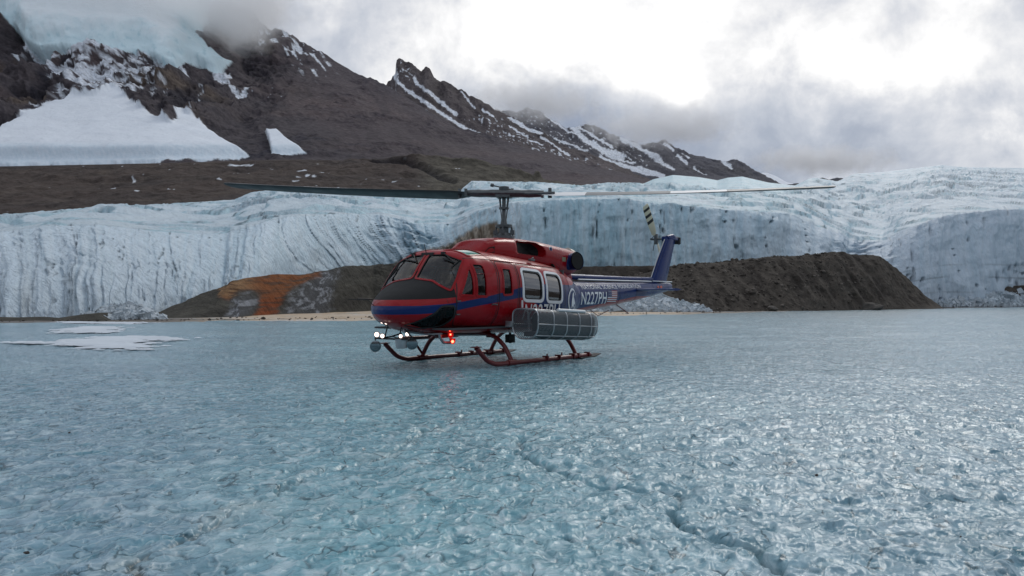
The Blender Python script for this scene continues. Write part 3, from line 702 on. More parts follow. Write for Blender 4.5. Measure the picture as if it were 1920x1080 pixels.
def far_disp(seed, amp, cragline):
    def f(U, V, Y, t):
        X = (U - 960) / FOC * Y; H = (HOR - V) / FOC * Y
        cr = sstep(0.45, 0.85, t + 0 * U) if cragline is None else cragline(U, V, t)
        d = amp * cr * ((ridged((X + 0.4 * H) * 0.006, H * 0.004, 5, seed) - 0.6) * 2.2 + 0.6 * (ridged(X * 0.025, H * 0.025, 3, seed + 5) - 0.5))
        d += amp * 0.35 * (ridged((X + 0.8 * H) * 0.004, H * 0.001, 3, seed + 9) - 0.5) * np.minimum(1, (1 - t) * 8)
        return d, dict(X=X, H=H, cr=cr)
    return f
def far_tint(seed, base_c, streaks, dust_zone):
    def f(U, V, Y, t, d, I):
        X, H = I['X'], I['H']
        c = np.zeros(U.shape + (3,)); c[:] = base_c
        b = np.array(base_c)
        c = cmix(c, b * 0.6, sstep(0.0, 0.5, fbm((X + 0.5 * H) * 0.006, H * 0.012, 4, seed)))
        c = cmix(c, b * 1.35, sstep(0.1, 0.5, fbm(X * 0.003 + 5, H * 0.006, 4, seed + 3)) * 0.6)
        jx = U + 3.5 * fbm(U / 9, V / 7, 4, seed + 5); jy = V + 2.5 * fbm(U / 9 + 3, V / 7, 4, seed + 6)
        sn = np.zeros(U.shape)
        for ln, wd in streaks:
            sn = np.maximum(sn, sstep(0.25, -0.15, polydist(jx, jy, ln) / wd - 1 + 0.5 * fbm((U - V) / 6, (U + V) / 10, 3, seed + 7)))
        z = dust_zone(U, V, t)
        sn = np.maximum(sn, sstep(0.15, 0.32, fbm((U + 0.4 * V) / 9, (V - 0.6 * U) / 4, 4, seed + 8) + 0.35 * z - 0.27) * sstep(0.05, 0.4, z))
        return cmix(c, (0.68, 0.73, 0.80), sn * 0.95)
    return f
B_STR = [([(738, 134), (745, 148), (762, 165), (785, 183), (815, 204), (850, 227), (880, 243), (906, 254)], 3.4), ([(776, 144), (785, 160), (800, 172), (822, 188), (845, 206), (856, 214)], 2.6), ([(730, 166), (752, 180), (780, 198), (806, 213)], 1.2),
         ([(865, 175), (880, 192), (892, 206)], 1.4), ([(955, 220), (975, 232), (1000, 246), (1015, 253)], 3.0), ([(955, 238), (975, 250), (990, 257)], 1.4), ([(1015, 260), (1035, 274), (1068, 291)], 1.8), ([(990, 263), (1017, 273)], 1.2), ([(905, 208), (925, 220)], 1.5)]
slope('mountain', 700, 1235, 420, 150,
      [(690, 345), (1240, 350)],
      [(690, 200), (715, 175), (726, 160), (733, 150), (735, 140), (742, 132), (736, 120), (738, 110), (750, 107), (760, 112), (772, 117), (780, 124), (790, 130), (797, 122), (804, 126), (812, 138), (822, 152), (835, 154), (846, 158), (858, 170), (866, 170),
       (880, 182), (900, 189), (915, 192), (930, 203), (950, 212), (975, 226), (1000, 243), (1060, 272), (1120, 297), (1210, 332), (1240, 345)],
      [(690, 2100), (1240, 2100)], [(690, 3100), (950, 3000), (1240, 2500)],
      far_disp(300, 17, lambda U, V, t: sstep(0.35, 0.8, t + 0 * U)),
      far_tint(310, (0.092, 0.080, 0.084), B_STR, lambda U, V, t: sstep(880, 940, U) * 0.8 * np.exp(-((V - (205 + (U - 880) * 0.42) - 18) / 16) ** 2) + 0.8 * np.exp(-((V - 130) / 20) ** 2) * sstep(790, 760, U) + 0.7 * np.exp(-((U - 905) / 30) ** 2 - ((V - 225) / 8) ** 2)), w=0.5)  # rock tint lighter and bluer, distance haze put into the colour
C_STR = [([(1075, 240), (1095, 262), (1130, 282), (1165, 295)], 5.5), ([(1080, 235), (1105, 250), (1120, 262), (1150, 278)], 2.4), ([(1165, 262), (1195, 275), (1225, 293), (1262, 316)], 3.8), ([(1125, 296), (1150, 305), (1195, 318), (1240, 330)], 5.0), ([(1185, 318), (1235, 326)], 4.0),
         ([(1040, 262), (1065, 272), (1100, 285)], 1.6), ([(1165, 300), (1190, 306)], 1.5), ([(1245, 270), (1262, 282)], 2.0), ([(1280, 285), (1290, 298)], 2.5), ([(1355, 304), (1372, 315)], 3.0), ([(1300, 312), (1325, 326)], 1.2), ([(1020, 215), (1040, 232), (1075, 252)], 1.6), ([(1270, 292), (1290, 306)], 1.8)]
slope('mountain', 860, 1500, 420, 120,
      [(850, 352), (1510, 362)],
      [(850, 230), (900, 205), (930, 208), (967, 210), (992, 203), (1013, 209), (1034, 226), (1062, 242), (1080, 238), (1097, 233), (1118, 239), (1140, 248), (1160, 257), (1203, 272), (1225, 268), (1245, 264), (1280, 279), (1302, 288), (1343, 302), (1384, 301), (1400, 310), (1433, 327), (1457, 343), (1480, 356), (1510, 362)],
      [(850, 3000), (1510, 3000)], [(850, 4600), (1510, 4200)],
      far_disp(330, 20, lambda U, V, t: sstep(0.2, 0.7, t + 0 * U)),
      far_tint(340, (0.082, 0.083, 0.100), C_STR, lambda U, V, t: 0.35 * sstep(0.15, 0.5, t + 0 * U) * sstep(1250, 1200, U) + 0.15), w=1)  # bluer rock tint stands in for haze on this ridge
slope('mountain', 1440, 1780, 160, 30, [(1440, 362), (1780, 362)],
      [(1440, 356), (1480, 346), (1512, 337), (1545, 333), (1580, 336), (1620, 344), (1680, 356), (1780, 362)],
      [(1440, 5200), (1780, 5200)], [(1440, 6000), (1780, 6000)],
      far_disp(350, 20, None), far_tint(360, (0.055, 0.06, 0.075), [], lambda U, V, t: 0 * U), w=1)

# snow saddle between the last ridge and the glacier
slope('snowfield', 1380, 1640, 120, 24, [(1380, 362), (1640, 362)],
      [(1380, 350), (1430, 322), (1455, 330), (1480, 343), (1520, 346), (1560, 347), (1640, 352)], [(1380, 6400), (1640, 6400)], [(1380, 7600), (1640, 7600)],
      far_disp(370, 6, None), lambda U, V, Y, t, d, I: np.zeros(U.shape + (3,)) + np.array((0.66, 0.71, 0.78)), mat=M_snow, w=4)

# lateral moraine between the glacier and the mountain
def d_disp(U, V, Y, t):
    X = (U - 960) / FOC * Y; H = (HOR - V) / FOC * Y
    d = 8 * fbm(X * 0.012, H * 0.05, 4, 400) + 4.0 * ridged(X * 0.05, H * 0.1, 4, 401) + 0.6 * fbm(X * 0.3, H * 0.4, 3, 402)
    rg = polydist(U, V, [(700, 303), (740, 300), (800, 296), (850, 301), (885, 312), (950, 325), (1010, 340)])
    d += 9 * np.exp(-(rg / 5) ** 2)
    dk = np.maximum(sstep(1.2, -0.3, polydist(U, V, [(700, 307), (760, 306), (790, 315), (850, 340)]) / 9), sstep(0.3, -0.3, polydist(U, V, [(870, 303), (930, 320), (1000, 338)]) / 6 - 0.3))
    d -= 10 * dk
    return d * np.minimum(1, (1 - t) * 12), dict(X=X, H=H, dk=dk)
def d_tint(U, V, Y, t, d, I):
    X, H = I['X'], I['H']
    c = np.zeros(U.shape + (3,)); c[:] = (0.070, 0.056, 0.050)
    c = cmix(c, (0.046, 0.040, 0.040), sstep(-0.1, 0.5, fbm(X * 0.01, H * 0.05, 4, 410)) * 0.7)
    c = cmix(c, (0.095, 0.078, 0.066), sstep(0.1, 0.5, fbm(X * 0.03, H * 0.1, 4, 411)) * 0.6)
    c = cmix(c, (0.115, 0.110, 0.088), sstep(760, 830, U) * sstep(294, 304, V) * 0.6)
    c = cmix(c, (0.026, 0.026, 0.032), np.clip(I['dk'], 0, 1) * 0.8)
    sn = sstep(0.52, 0.60, fbm(U / 9, V / 3, 3, 412)) * sstep(0.0, 0.3, fbm(U / 70, V / 30, 2, 413) + 0.15 * sstep(400, 480, U) * sstep(610, 590, U) * sstep(332, 322, V))
    for cx, cyy, sx, sy in [(445, 312, 16, 1.6), (567, 325, 9, 1.3), (602, 329, 7, 1.4), (578, 333, 6, 1.2), (555, 343, 6, 1.0), (252, 341, 2.6, 4.5), (262, 366, 4, 1.8), (468, 311, 8, 1.3), (415, 346, 4, 1), (213, 354, 5, 1), (740, 345, 5, 1), (590, 336, 4, 1.3), (560, 337, 4, 1.0)]:
        sn = np.maximum(sn, sstep(1.2, 0.7, np.hypot((U - cx) / sx, (V - cyy) / sy) + 0.5 * fbm(U / 3, V / 2, 2, 414)))
    return cmix(c, (0.66, 0.71, 0.77), sn * 0.9)
slope('moraine', -380, 1290, 620, 120,
      [(-400, 425), (0, 412), (420, 388), (560, 372), (800, 376), (1000, 380), (1300, 380)],
      [(-400, 318), (0, 312), (150, 309), (300, 306), (470, 301), (560, 299), (640, 301), (720, 299), (770, 293), (820, 294), (860, 300), (900, 308), (950, 322), (1000, 336), (1060, 346), (1140, 352), (1300, 370)],
      [(-400, 330), (420, 400), (800, 520), (1300, 560)], [(-400, 640), (1300, 760)], d_disp, d_tint)

# ------------------------------------------------------------------ mounds of till in front of the ice
def mound(name, label, cat, poly_top, y0f, depth, u0, u1, nx, nt, tint, seed, rough=1.0, kind=None):
    u = np.linspace(u0, u1, nx); t = np.linspace(0, 1, nt)[:, None]
    vt = scurve(u, poly_top, 2); yf = curve(u, y0f)
    top = CAM_H + (HOR - vt) / FOC * (yf + depth)
    top = np.maximum(top, 0.03)
    Y = yf + depth * t
    Z = -0.15 + (top + 0.15) * (1 - (1 - t) ** 1.25)
    U = np.repeat(u[None, :], nt, 0); X = (U - 960) / FOC * Y
    gl = ridged((X + 0.35 * Z) * 0.28, Z * 0.12 + t * 0, 4, seed)
    d = rough * ((gl - 0.55) * 1.6 + 0.35 * (ridged(X * 1.1, Z * 0.9, 3, seed + 3) - 0.5) + 0.5 * fbm(X * 0.25, Z * 0.3, 3, seed + 4)) * np.minimum(1, top / 2.5)
    P = np.stack([X, Y - d * np.minimum(1, t * 6), Z + 0.25 * d * t], -1)
    V = HOR - (Z - CAM_H) / Y * FOC
    C = tint(U, V, X, Z, t, gl)
    bk = P[-1:].copy(); bk[..., 1] += depth * 0.8; bk[..., 2] *= 0.97
    bk2 = bk.copy(); bk2[..., 1] += depth * 1.2; bk2[..., 2] = -0.3
    P = np.concatenate([P, bk, bk2]); C = np.concatenate([C, C[-1:], C[-1:]])
    o = grid_object(name, P, M_till, np.clip(C, 0, 1))
    setp(o, label, cat, 'till mounds along the foot of the glacier', kind)
    return o
def till_tint(U, V, X, Z, t, gl):
    c = np.zeros(U.shape + (3,)); c[:] = (0.073, 0.064, 0.055)
    c = cmix(c, (0.048, 0.042, 0.037), sstep(0.0, 0.5, fbm(X * 0.2, Z * 0.3, 4, 501)) * 0.8)
    c = cmix(c, (0.10, 0.090, 0.078), sstep(0.1, 0.5, fbm(X * 0.4 + 4, Z * 0.5, 4, 502)) * 0.6)
    c = cmix(c, (0.032, 0.028, 0.026), sstep(0.5, 0.3, gl) * 0.5)
    c = cmix(c, (0.23, 0.22, 0.20), sstep(0.60, 0.66, fbm(X * 1.4, Z * 1.6, 3, 503)) * 0.5)
    return c
mound('till_mound', 'big brown till mound in front of the ice cliff, behind the tail', 'mound',
      [(1100, 592), (1130, 560), (1180, 520), (1250, 499), (1290, 496), (1340, 493), (1400, 486), (1450, 482), (1500, 480), (1530, 477), (1570, 471), (1590, 476), (1640, 479), (1660, 488), (1690, 512), (1720, 540), (1745, 562), (1768, 577), (1800, 585)],
      [(1090, 108), (1300, 104), (1500, 112), (1800, 150)], 15, 1098, 1790, 380, 90, till_tint, 510, 0.75)
mound('till_mound', 'low dark till bank running behind the tail boom', 'mound',
      [(1050, 500), (1090, 500), (1150, 499), (1220, 498), (1270, 500), (1300, 520)],
      [(1000, 124), (1320, 122)], 6, 1040, 1300, 120, 30, till_tint, 520, 0.5)
mound('till_mound', 'small dark till bank at the right edge of the photo', 'mound',
      [(1850, 566), (1868, 545), (1890, 537), (1915, 534), (1960, 536), (2100, 545), (2300, 570)],
      [(1800, 188), (2300, 200)], 6, 1855, 2290, 110, 30, till_tint, 525, 0.6)
def left_tint(U, V, X, Z, t, gl):
    c = np.zeros(U.shape + (3,)); c[:] = (0.060, 0.058, 0.050)
    c = cmix(c, (0.036, 0.034, 0.031), sstep(0.0, 0.5, fbm(X * 0.35, Z * 0.45, 4, 531)) * 0.8)
    c = cmix(c, (0.095, 0.092, 0.078), sstep(0.1, 0.5, fbm(X * 0.5 + 4, Z * 0.8, 4, 532)) * 0.6)
    # salt and frozen runnels
    f = ridged((X + 0.3 * Z) * 2.2 + 0.5 * fbm(X, Z, 3, 542), Z * 0.7, 4, 533)
    zn = 1.2 * fbm(X * 0.8, Z * 1.2, 4, 541)
    za = np.maximum(sstep(-1.2, 1.2, zn + soft_poly(U, V, [(430, 600), (440, 560), (468, 548), (488, 565), (470, 592), (460, 602)], 12)),
                    sstep(-1.2, 1.2, zn + soft_poly(U, V, [(530, 592), (545, 560), (575, 530), (600, 505), (632, 512), (625, 545), (610, 590)], 12)))
    c = cmix(c, (0.075, 0.080, 0.088), za * 0.85)
    c = cmix(c, (0.27, 0.29, 0.32), za * sstep(0.60, 0.80, f + 0.25 * fbm(X * 3, Z * 3, 2, 534)) * 0.75)
    # iron red outflow
    ju = U + 5 * fbm(X * 0.6, Z * 0.9, 4, 535); jv = V + 3 * fbm(X * 0.9 + 5, Z * 0.9, 3, 536)
    fall = soft_poly(ju, jv, [(412, 556), (404, 540), (425, 530), (470, 519), (500, 513), (560, 508), (605, 505), (602, 520), (572, 530), (548, 542), (535, 562), (524, 582), (516, 598), (474, 598), (486, 575), (490, 556), (474, 545), (450, 548), (428, 566)], 5)
    m = sstep(-0.9, 1.3, fall + 1.1 * fbm(X * 1.1, Z * 1.6, 5, 539) + 0.5 * fbm(X * 5, Z * 1.5, 3, 540))
    oc = cmix(np.zeros(U.shape + (3,)) + np.array((0.19, 0.068, 0.024)), (0.25, 0.155, 0.08), sstep(500, 440, U + 12 * fbm(X, Z, 2, 537)) * 0.9)
    oc = cmix(oc, (0.20, 0.045, 0.014), sstep(545, 575, V) * 0.7)
    oc = cmix(oc, (0.055, 0.045, 0.035), sstep(0.0, 0.35, fbm(X * 1.6, Z * 2.0, 4, 543)) * 0.75)
    oc = cmix(oc, (0.09, 0.042, 0.025), sstep(-0.05, 0.35, fbm(X * 0.5, Z * 3.0, 5, 538)) * 0.8)
    c = c + (oc - c) * (m * 0.95)[..., None]
    return c
mound('till_mound', 'dark mound with the orange outflow running down its face, left of the nose', 'mound',
      [(240, 603), (262, 594), (300, 585), (340, 568), (370, 551), (400, 540), (430, 531), (470, 522), (520, 515), (580, 511), (618, 507), (636, 502), (660, 498), (720, 497), (750, 493), (770, 500), (830, 503), (900, 512), (1000, 545), (1080, 578), (1100, 588)],
      [(200, 58), (300, 61), (450, 68), (560, 84), (700, 106), (900, 112), (1100, 118)], 9, 236, 1096, 480, 90, left_tint, 540, 0.85)
mound('till_mound', 'low dark strip of till at the far left edge of the lake', 'mound',
      [(-500, 590), (-200, 592), (0, 597), (30, 595), (70, 598), (110, 596), (150, 590), (190, 586), (202, 594), (215, 602)],
      [(-600, 52), (0, 52.5), (300, 53)], 4, -500, 214, 200, 26, left_tint, 550, 0.25)

# boulders
def boulder(u_, Y_, s, label, seed, zl=0.0):
    o = bpy.data.objects.new('boulder', rock_mesh('boulder', s, seed, M_bould, 3, 0.75)); coll.objects.link(o)
    o.location = ((u_ - 960) / FOC * Y_, Y_, zl + s * 0.3); o.rotation_euler.z = seed
    setp(o, label, 'boulder', 'boulders at the foot of the mound')
M_bould = simple('boulder_rock', (0.075, 0.068, 0.06), 0.9, vary=0.35, vscale=2, bump=0.6, bscale=5)
boulder(1635, 124, 1.15, 'large boulder at the foot of the brown mound, on the right', 3)
boulder(1448, 108, 0.7, 'low boulder at the foot of the brown mound, left one', 5)
boulder(1603, 134.5, 0.5, 'small pale boulder halfway up the slope of the brown mound', 8, 3.6)

# loose stones on the mounds and along the shore
def stones(label, name, n, seed, place, size):
    r = np.random.RandomState(seed)
    ico = bmesh.new(); bmesh.ops.create_icosphere(ico, subdivisions=1, radius=1.0)
    bv = np.array([v_.co[:] for v_ in ico.verts]); bf = np.array([[v_.index for v_ in f.verts] for f in ico.faces]); ico.free()
    V = []; F = []; C = []
    for i in range(n):
        s = size * math.exp(r.normal(0, 0.5)); p = place(r)
        v_ = bv * r.uniform(0.7, 1.2, (len(bv), 1)) * np.array([r.uniform(0.8, 1.4), r.uniform(0.8, 1.2), r.uniform(0.5, 0.9)]) * s + np.array(p) + np.array([0, 0, s * 0.2])
        V.append(v_); F.append(bf + len(bv) * i); C.append(np.tile(np.array((0.075, 0.066, 0.058)) * r.uniform(0.4, 2.2), (len(bv), 1)))
    V = np.concatenate(V); F = np.concatenate(F); C = np.concatenate(C)
    me = bpy.data.meshes.new(name); me.from_pydata(V.tolist(), [], F.tolist()); me.update()
    at = me.attributes.new('tint', 'FLOAT_COLOR', 'POINT'); at.data.foreach_set('color', np.concatenate([C, np.ones((len(C), 1))], 1).astype(np.float32).ravel())
    me.materials.append(M_till); o = bpy.data.objects.new(name, me); coll.objects.link(o)
    setp(o, label, 'stones', None, 'stuff')
def on_shore(r):
    u_ = r.uniform(-100, 1900); ys = float(curve(np.array([u_]), SHORE)[0]); Y_ = ys + 1.5 + abs(r.normal(0, 5.0)) * (ys / 60)
    return ((u_ - 960) / FOC * Y_, Y_, 0.05)
stones('dark stones scattered along the shoreline behind the helicopter', 'shore_stones', 320, 5, on_shore, 0.055)
def on_mound(r):
    bvh = MOUND_BVH; 
    while True:
        u_ = r.uniform(1130, 1765); Y_ = 104 + r.uniform(-4, 30); x = (u_ - 960) / FOC * Y_
        h = bvh.ray_cast(Vector((x, Y_, 60)), Vector((0, 0, -1)))
        if h[0] is not None and h[1].y < 0.2 and h[0].z > 0.1: return tuple(h[0])
from mathutils.bvhtree import BVHTree
_mo = bpy.data.objects['till_mound']
MOUND_BVH = BVHTree.FromPolygons([tuple(v_.co) for v_ in _mo.data.vertices], [tuple(p.vertices) for p in _mo.data.polygons])
stones('loose stones lying on the face of the big brown mound', 'mound_stones', 1600, 6, on_mound, 0.13)

# rubble of fallen ice
def rubble(label, region, n, size, seed, ymap, heap):
    r = np.random.RandomState(seed)
    base_v = np.array([(-1, -1, -1), (1, -1, -1), (1, 1, -1), (-1, 1, -1), (-1, -1, 1), (1, -1, 1), (1, 1, 1), (-1, 1, 1)], float) * 0.5
    base_f = np.array([(0, 3, 2, 1), (4, 5, 6, 7), (0, 1, 5, 4), (1, 2, 6, 5), (2, 3, 7, 6), (3, 0, 4, 7)])
    V = []; F = []; C = []
    k = 0; cnt = 0
    while cnt < n and k < n * 30:
        k += 1
        u_ = r.uniform(region[0], region[1]); t_ = r.uniform(0, 1)
        h = heap(u_)
        if h <= 0 or r.uniform() > h: continue
        Y_ = ymap(u_) + t_ * 7.0
        hz = h * region[2] * t_ ** 0.8
        s = size * math.exp(r.normal(0, 0.45))
        R = np.linalg.qr(r.normal(size=(3, 3)))[0]
        v_ = (base_v * r.uniform(0.6, 1.3, (8, 1)) * r.uniform(0.6, 1.3, (1, 3))) @ R.T * s
        v_ += np.array([(u_ - 960) / FOC * Y_, Y_, hz + s * 0.15])
        V.append(v_); F.append(base_f + 8 * cnt); C.append(np.tile(np.array((0.52, 0.60, 0.66)) * r.uniform(0.7, 1.1), (8, 1))); cnt += 1
    V = np.concatenate(V); F = np.concatenate(F); C = np.clip(np.concatenate(C), 0, 1)
    me = bpy.data.meshes.new('ice_rubble'); me.from_pydata(V.tolist(), [], F.tolist()); me.update()
    a = me.attributes.new('tint', 'FLOAT_COLOR', 'POINT'); a.data.foreach_set('color', np.concatenate([C, np.ones((len(C), 1))], 1).astype(np.float32).ravel())
    me.materials.append(M_glacier)
    o = bpy.data.objects.new('ice_rubble', me); coll.objects.link(o)
    setp(o, label, 'ice rubble', 'heaps of fallen ice', 'stuff')
rubble('heap of white ice rubble under the tail boom', (1100, 1335, 2.3), 6500, 0.22, 1, lambda u: 98 + (u - 1100) * 0.01, lambda u: float(np.interp(u, [1100, 1140, 1180, 1240, 1300, 1335], [0.05, 0.6, 1.0, 0.75, 0.35, 0.03])))
rubble('heap of broken ice below the left end of the glacier', (150, 310, 1.0), 1700, 0.15, 2, lambda u: 55 + (u - 150) * 0.02, lambda u: float(np.interp(u, [150, 185, 210, 240, 280, 310], [0.03, 0.55, 0.9, 1.0, 0.6, 0.05])))
rubble('broken ice and snow at the foot of the cliff on the right', (1700, 2200, 3.4), 4200, 0.5, 3, lambda u: 170 + (u - 1700) * 0.09, lambda u: float(np.interp(u, [1700, 1760, 1860, 2200], [0.15, 0.8, 1.0, 0.8])))

# ------------------------------------------------------------------ low cloud lying on the summits
def cloud(label, u_, v_, Y_, rx, ry, rz, dens, seed, nscale, soft=0.35):
    m = bpy.data.materials.new('cloud_vapour'); m.use_nodes = True; n = m.node_tree.nodes; l = m.node_tree.links; n.clear()
    out = n.new('ShaderNodeOutputMaterial'); pv = n.new('ShaderNodeVolumePrincipled')
    pv.inputs['Color'].default_value = (0.995, 0.997, 1.0, 1); pv.inputs['Anisotropy'].default_value = 0.2
    t = n.new('ShaderNodeTexCoord')
    ln = n.new('ShaderNodeVectorMath'); ln.operation = 'LENGTH'; l.new(t.outputs['Object'], ln.inputs[0])
    mp = n.new('ShaderNodeMapping'); mp.inputs['Location'].default_value = (seed, seed * 1.7, 0); mp.inputs['Scale'].default_value = (nscale * rx / rz, nscale * ry / rz, nscale)
    l.new(t.outputs['Object'], mp.inputs['Vector'])
    nz = n.new('ShaderNodeTexNoise'); nz.inputs['Scale'].default_value = 1.0; nz.inputs['Detail'].default_value = 4; nz.inputs['Roughness'].default_value = 0.55
    l.new(mp.outputs[0], nz.inputs['Vector'])
    def mth(op, a, b, clamp=False):
        q = n.new('ShaderNodeMath'); q.operation = op; q.use_clamp = clamp
        for i, x in enumerate((a, b)):
            if isinstance(x, (int, float)): q.inputs[i].default_value = x
            else: l.new(x, q.inputs[i])
        return q.outputs[0]
    fall = mth('SUBTRACT', 1.0, ln.outputs['Value'])
    v1 = mth('ADD', fall, mth('MULTIPLY', mth('SUBTRACT', nz.outputs['Fac'], 0.5), 1.6))
    v2 = mth('DIVIDE', mth('SUBTRACT', v1, 0.22), soft, True)
    edge = mth('MULTIPLY', fall, 6.0, True)
    l.new(mth('MULTIPLY', mth('MULTIPLY', v2, edge), dens), pv.inputs['Density'])
    l.new(pv.outputs[0], out.inputs['Volume'])
    bm = bmesh.new(); bmesh.ops.create_icosphere(bm, subdivisions=3, radius=1.0)
    me = bpy.data.meshes.new('cloud'); bm.to_mesh(me); bm.free(); me.materials.append(m)
    o = bpy.data.objects.new('cloud', me); coll.objects.link(o)
    o.location = ((u_ - 960) / FOC * Y_, Y_, CAM_H + (HOR - v_) / FOC * Y_); o.scale = (rx, ry, rz)
    setp(o, label, 'cloud', 'low clouds on the summits', 'stuff')
cloud('wide cloud covering the upper snow slope at the top left', 130, -50, 1700, 660, 300, 220, 0.03, 1.0, 1.5, 1.1)
cloud('grey wisp of cloud hiding the summit left of centre', 445, 20, 1850, 200, 150, 110, 0.018, 4.0, 2.0, 0.8)
cloud('cloud bank resting on the ridge behind the jagged peak', 1010, 190, 3700, 420, 240, 120, 0.022, 9.0, 1.8, 1.2)
cloud('cloud bank resting on the lowest ridge in the middle', 1240, 235, 3700, 480, 240, 130, 0.022, 12.0, 1.8, 1.2)
cloud('cloud bank low behind the glacier, towards the right', 1540, 300, 5000, 640, 260, 130, 0.014, 15.0, 1.5, 1.0)
# valley sides round the rest of the lake, beyond the frame
def build_valley():
    n_, k_ = 260, 14
    az = np.linspace(math.radians(56), math.radians(304), n_); t = np.linspace(0, 1, k_)[:, None]
    hgt = (420 + 260 * fbm(az * 3.0, az * 0, 4, 600) + 90 * ridged(az * 9, az * 0, 4, 601)) * (0.22 + 0.78 * np.sin(np.clip((az - az[0]) / (az[-1] - az[0]), 0, 1) * math.pi))
    rr = 1500 + 1300 * t + 0 * az; A_ = np.repeat(az[None, :], k_, 0)
    rr = rr - 120 * ridged(A_ * 14, t * 1.5 + 0 * A_, 4, 602)
    P = np.stack([np.sin(A_) * rr, np.cos(A_) * rr, -2 + hgt * t ** 1.1 + 0 * A_], -1)
    c = np.zeros(P.shape); c[:] = (0.08, 0.068, 0.062)
    c = cmix(c, (0.66, 0.71, 0.78), sstep(0.1, 0.3, fbm(A_ * 20, t * 4, 4, 603) + 0.5 * (t - 0.6)))
    grid_object('mountain', P, M_rock, c, kind='structure')
build_valley()
# ------------------------------------------------------------------ the helicopter: +x forward, +y its left side, z up from the ice, mast on the z axis
heli = bpy.data.objects.new('helicopter', None); coll.objects.link(heli)
heli.location = (-0.19, 18.9, -0.005)
HEAD = math.radians(180 + 53)
heli.rotation_euler = (0, 0, HEAD)
setp(heli, 'red and blue twin engine helicopter standing on skids on the blue lake ice', 'helicopter')

M_red = simple('red_metal', (0.27, 0.005, 0.009), 0.34, spec=0.15, coat=0.15, vary=0.08)
M_redd = simple('red_tube_paint', (0.11, 0.004, 0.006), 0.4, coat=0.2, vary=0.12, vscale=6)
M_blue = simple('blue_paint', (0.003, 0.019, 0.105), 0.3, spec=0.15, coat=0.15, vary=0.08)
M_black = simple('matt_black', (0.012, 0.012, 0.013), 0.55, vary=0.2, vscale=5)
M_gask = simple('rubber_gasket', (0.010, 0.010, 0.011), 0.6)
M_white = simple('white_paint', (0.68, 0.70, 0.72), 0.4, coat=0.2, vary=0.06)
M_alu = simple('aluminium', (0.42, 0.44, 0.46), 0.38, metal=0.85, vary=0.15, vscale=8)
M_steel = simple('dark_steel', (0.10, 0.11, 0.115), 0.42, metal=0.6, vary=0.25, vscale=12, bump=0.2, bscale=30)
M_grey = simple('blade_grey', (0.12, 0.13, 0.14), 0.45, vary=0.15, vscale=3)
M_bladeu = simple('blade_black', (0.022, 0.024, 0.026), 0.5, vary=0.2, vscale=3)
M_silver = simple('exhaust_metal', (0.5, 0.46, 0.4), 0.3, metal=1.0, vary=0.25, vscale=10)
M_hollow = simple('hollow_black', (0.006, 0.006, 0.006), 0.8)  # black for deep openings, their darkness put into the colour
M_inner = simple('cabin_grey', (0.07, 0.07, 0.075), 0.8, vary=0.2)
M_cloth = simple('seat_fabric', (0.04, 0.04, 0.045), 0.9, bump=0.3, bscale=60)
M_green = simple('green_roof_tint', (0.05, 0.30, 0.22), 0.15, coat=0.8)
M_yellow = simple('ivory_paint', (0.55, 0.52, 0.38), 0.4)
def glass_mat(name, tint, rough=0.02, ior=1.6):
    m = bpy.data.materials.new(name); m.use_nodes = True; n = m.node_tree.nodes; l = m.node_tree.links; n.clear()
    o = n.new('ShaderNodeOutputMaterial'); mx = n.new('ShaderNodeMixShader'); tr = n.new('ShaderNodeBsdfTransparent'); gl = n.new('ShaderNodeBsdfGlossy'); fr = n.new('ShaderNodeFresnel')
    fr.inputs['IOR'].default_value = ior; tr.inputs['Color'].default_value = (*tint, 1); gl.inputs['Roughness'].default_value = rough
    l.new(fr.outputs[0], mx.inputs[0]); l.new(tr.outputs[0], mx.inputs[1]); l.new(gl.outputs[0], mx.inputs[2]); l.new(mx.outputs[0], o.inputs['Surface'])
    return m
M_glass = glass_mat('clear_window', (0.45, 0.52, 0.56))
M_glassd = glass_mat('tinted_window', (0.22, 0.27, 0.30), ior=2.9)
M_chin = glass_mat('chin_glass', (0.20, 0.24, 0.25), ior=1.35)
def lamp_mat(name, col, strength):
    m = bpy.data.materials.new(name); m.use_nodes = True; n = m.node_tree.nodes; l = m.node_tree.links; n.clear()
    o = n.new('ShaderNodeOutputMaterial'); e = n.new('ShaderNodeEmission'); e.inputs['Color'].default_value = (*col, 1); e.inputs['Strength'].default_value = strength
    l.new(e.outputs[0], o.inputs['Surface']); return m
M_lampw = lamp_mat('lit_lamp', (1.0, 0.80, 0.72), 2.6)
M_lampr = lamp_mat('lit_red_beacon', (1.0, 0.08, 0.04), 12)
M_lampr2 = lamp_mat('red_beacon_dome', (1.0, 0.02, 0.015), 0.4)

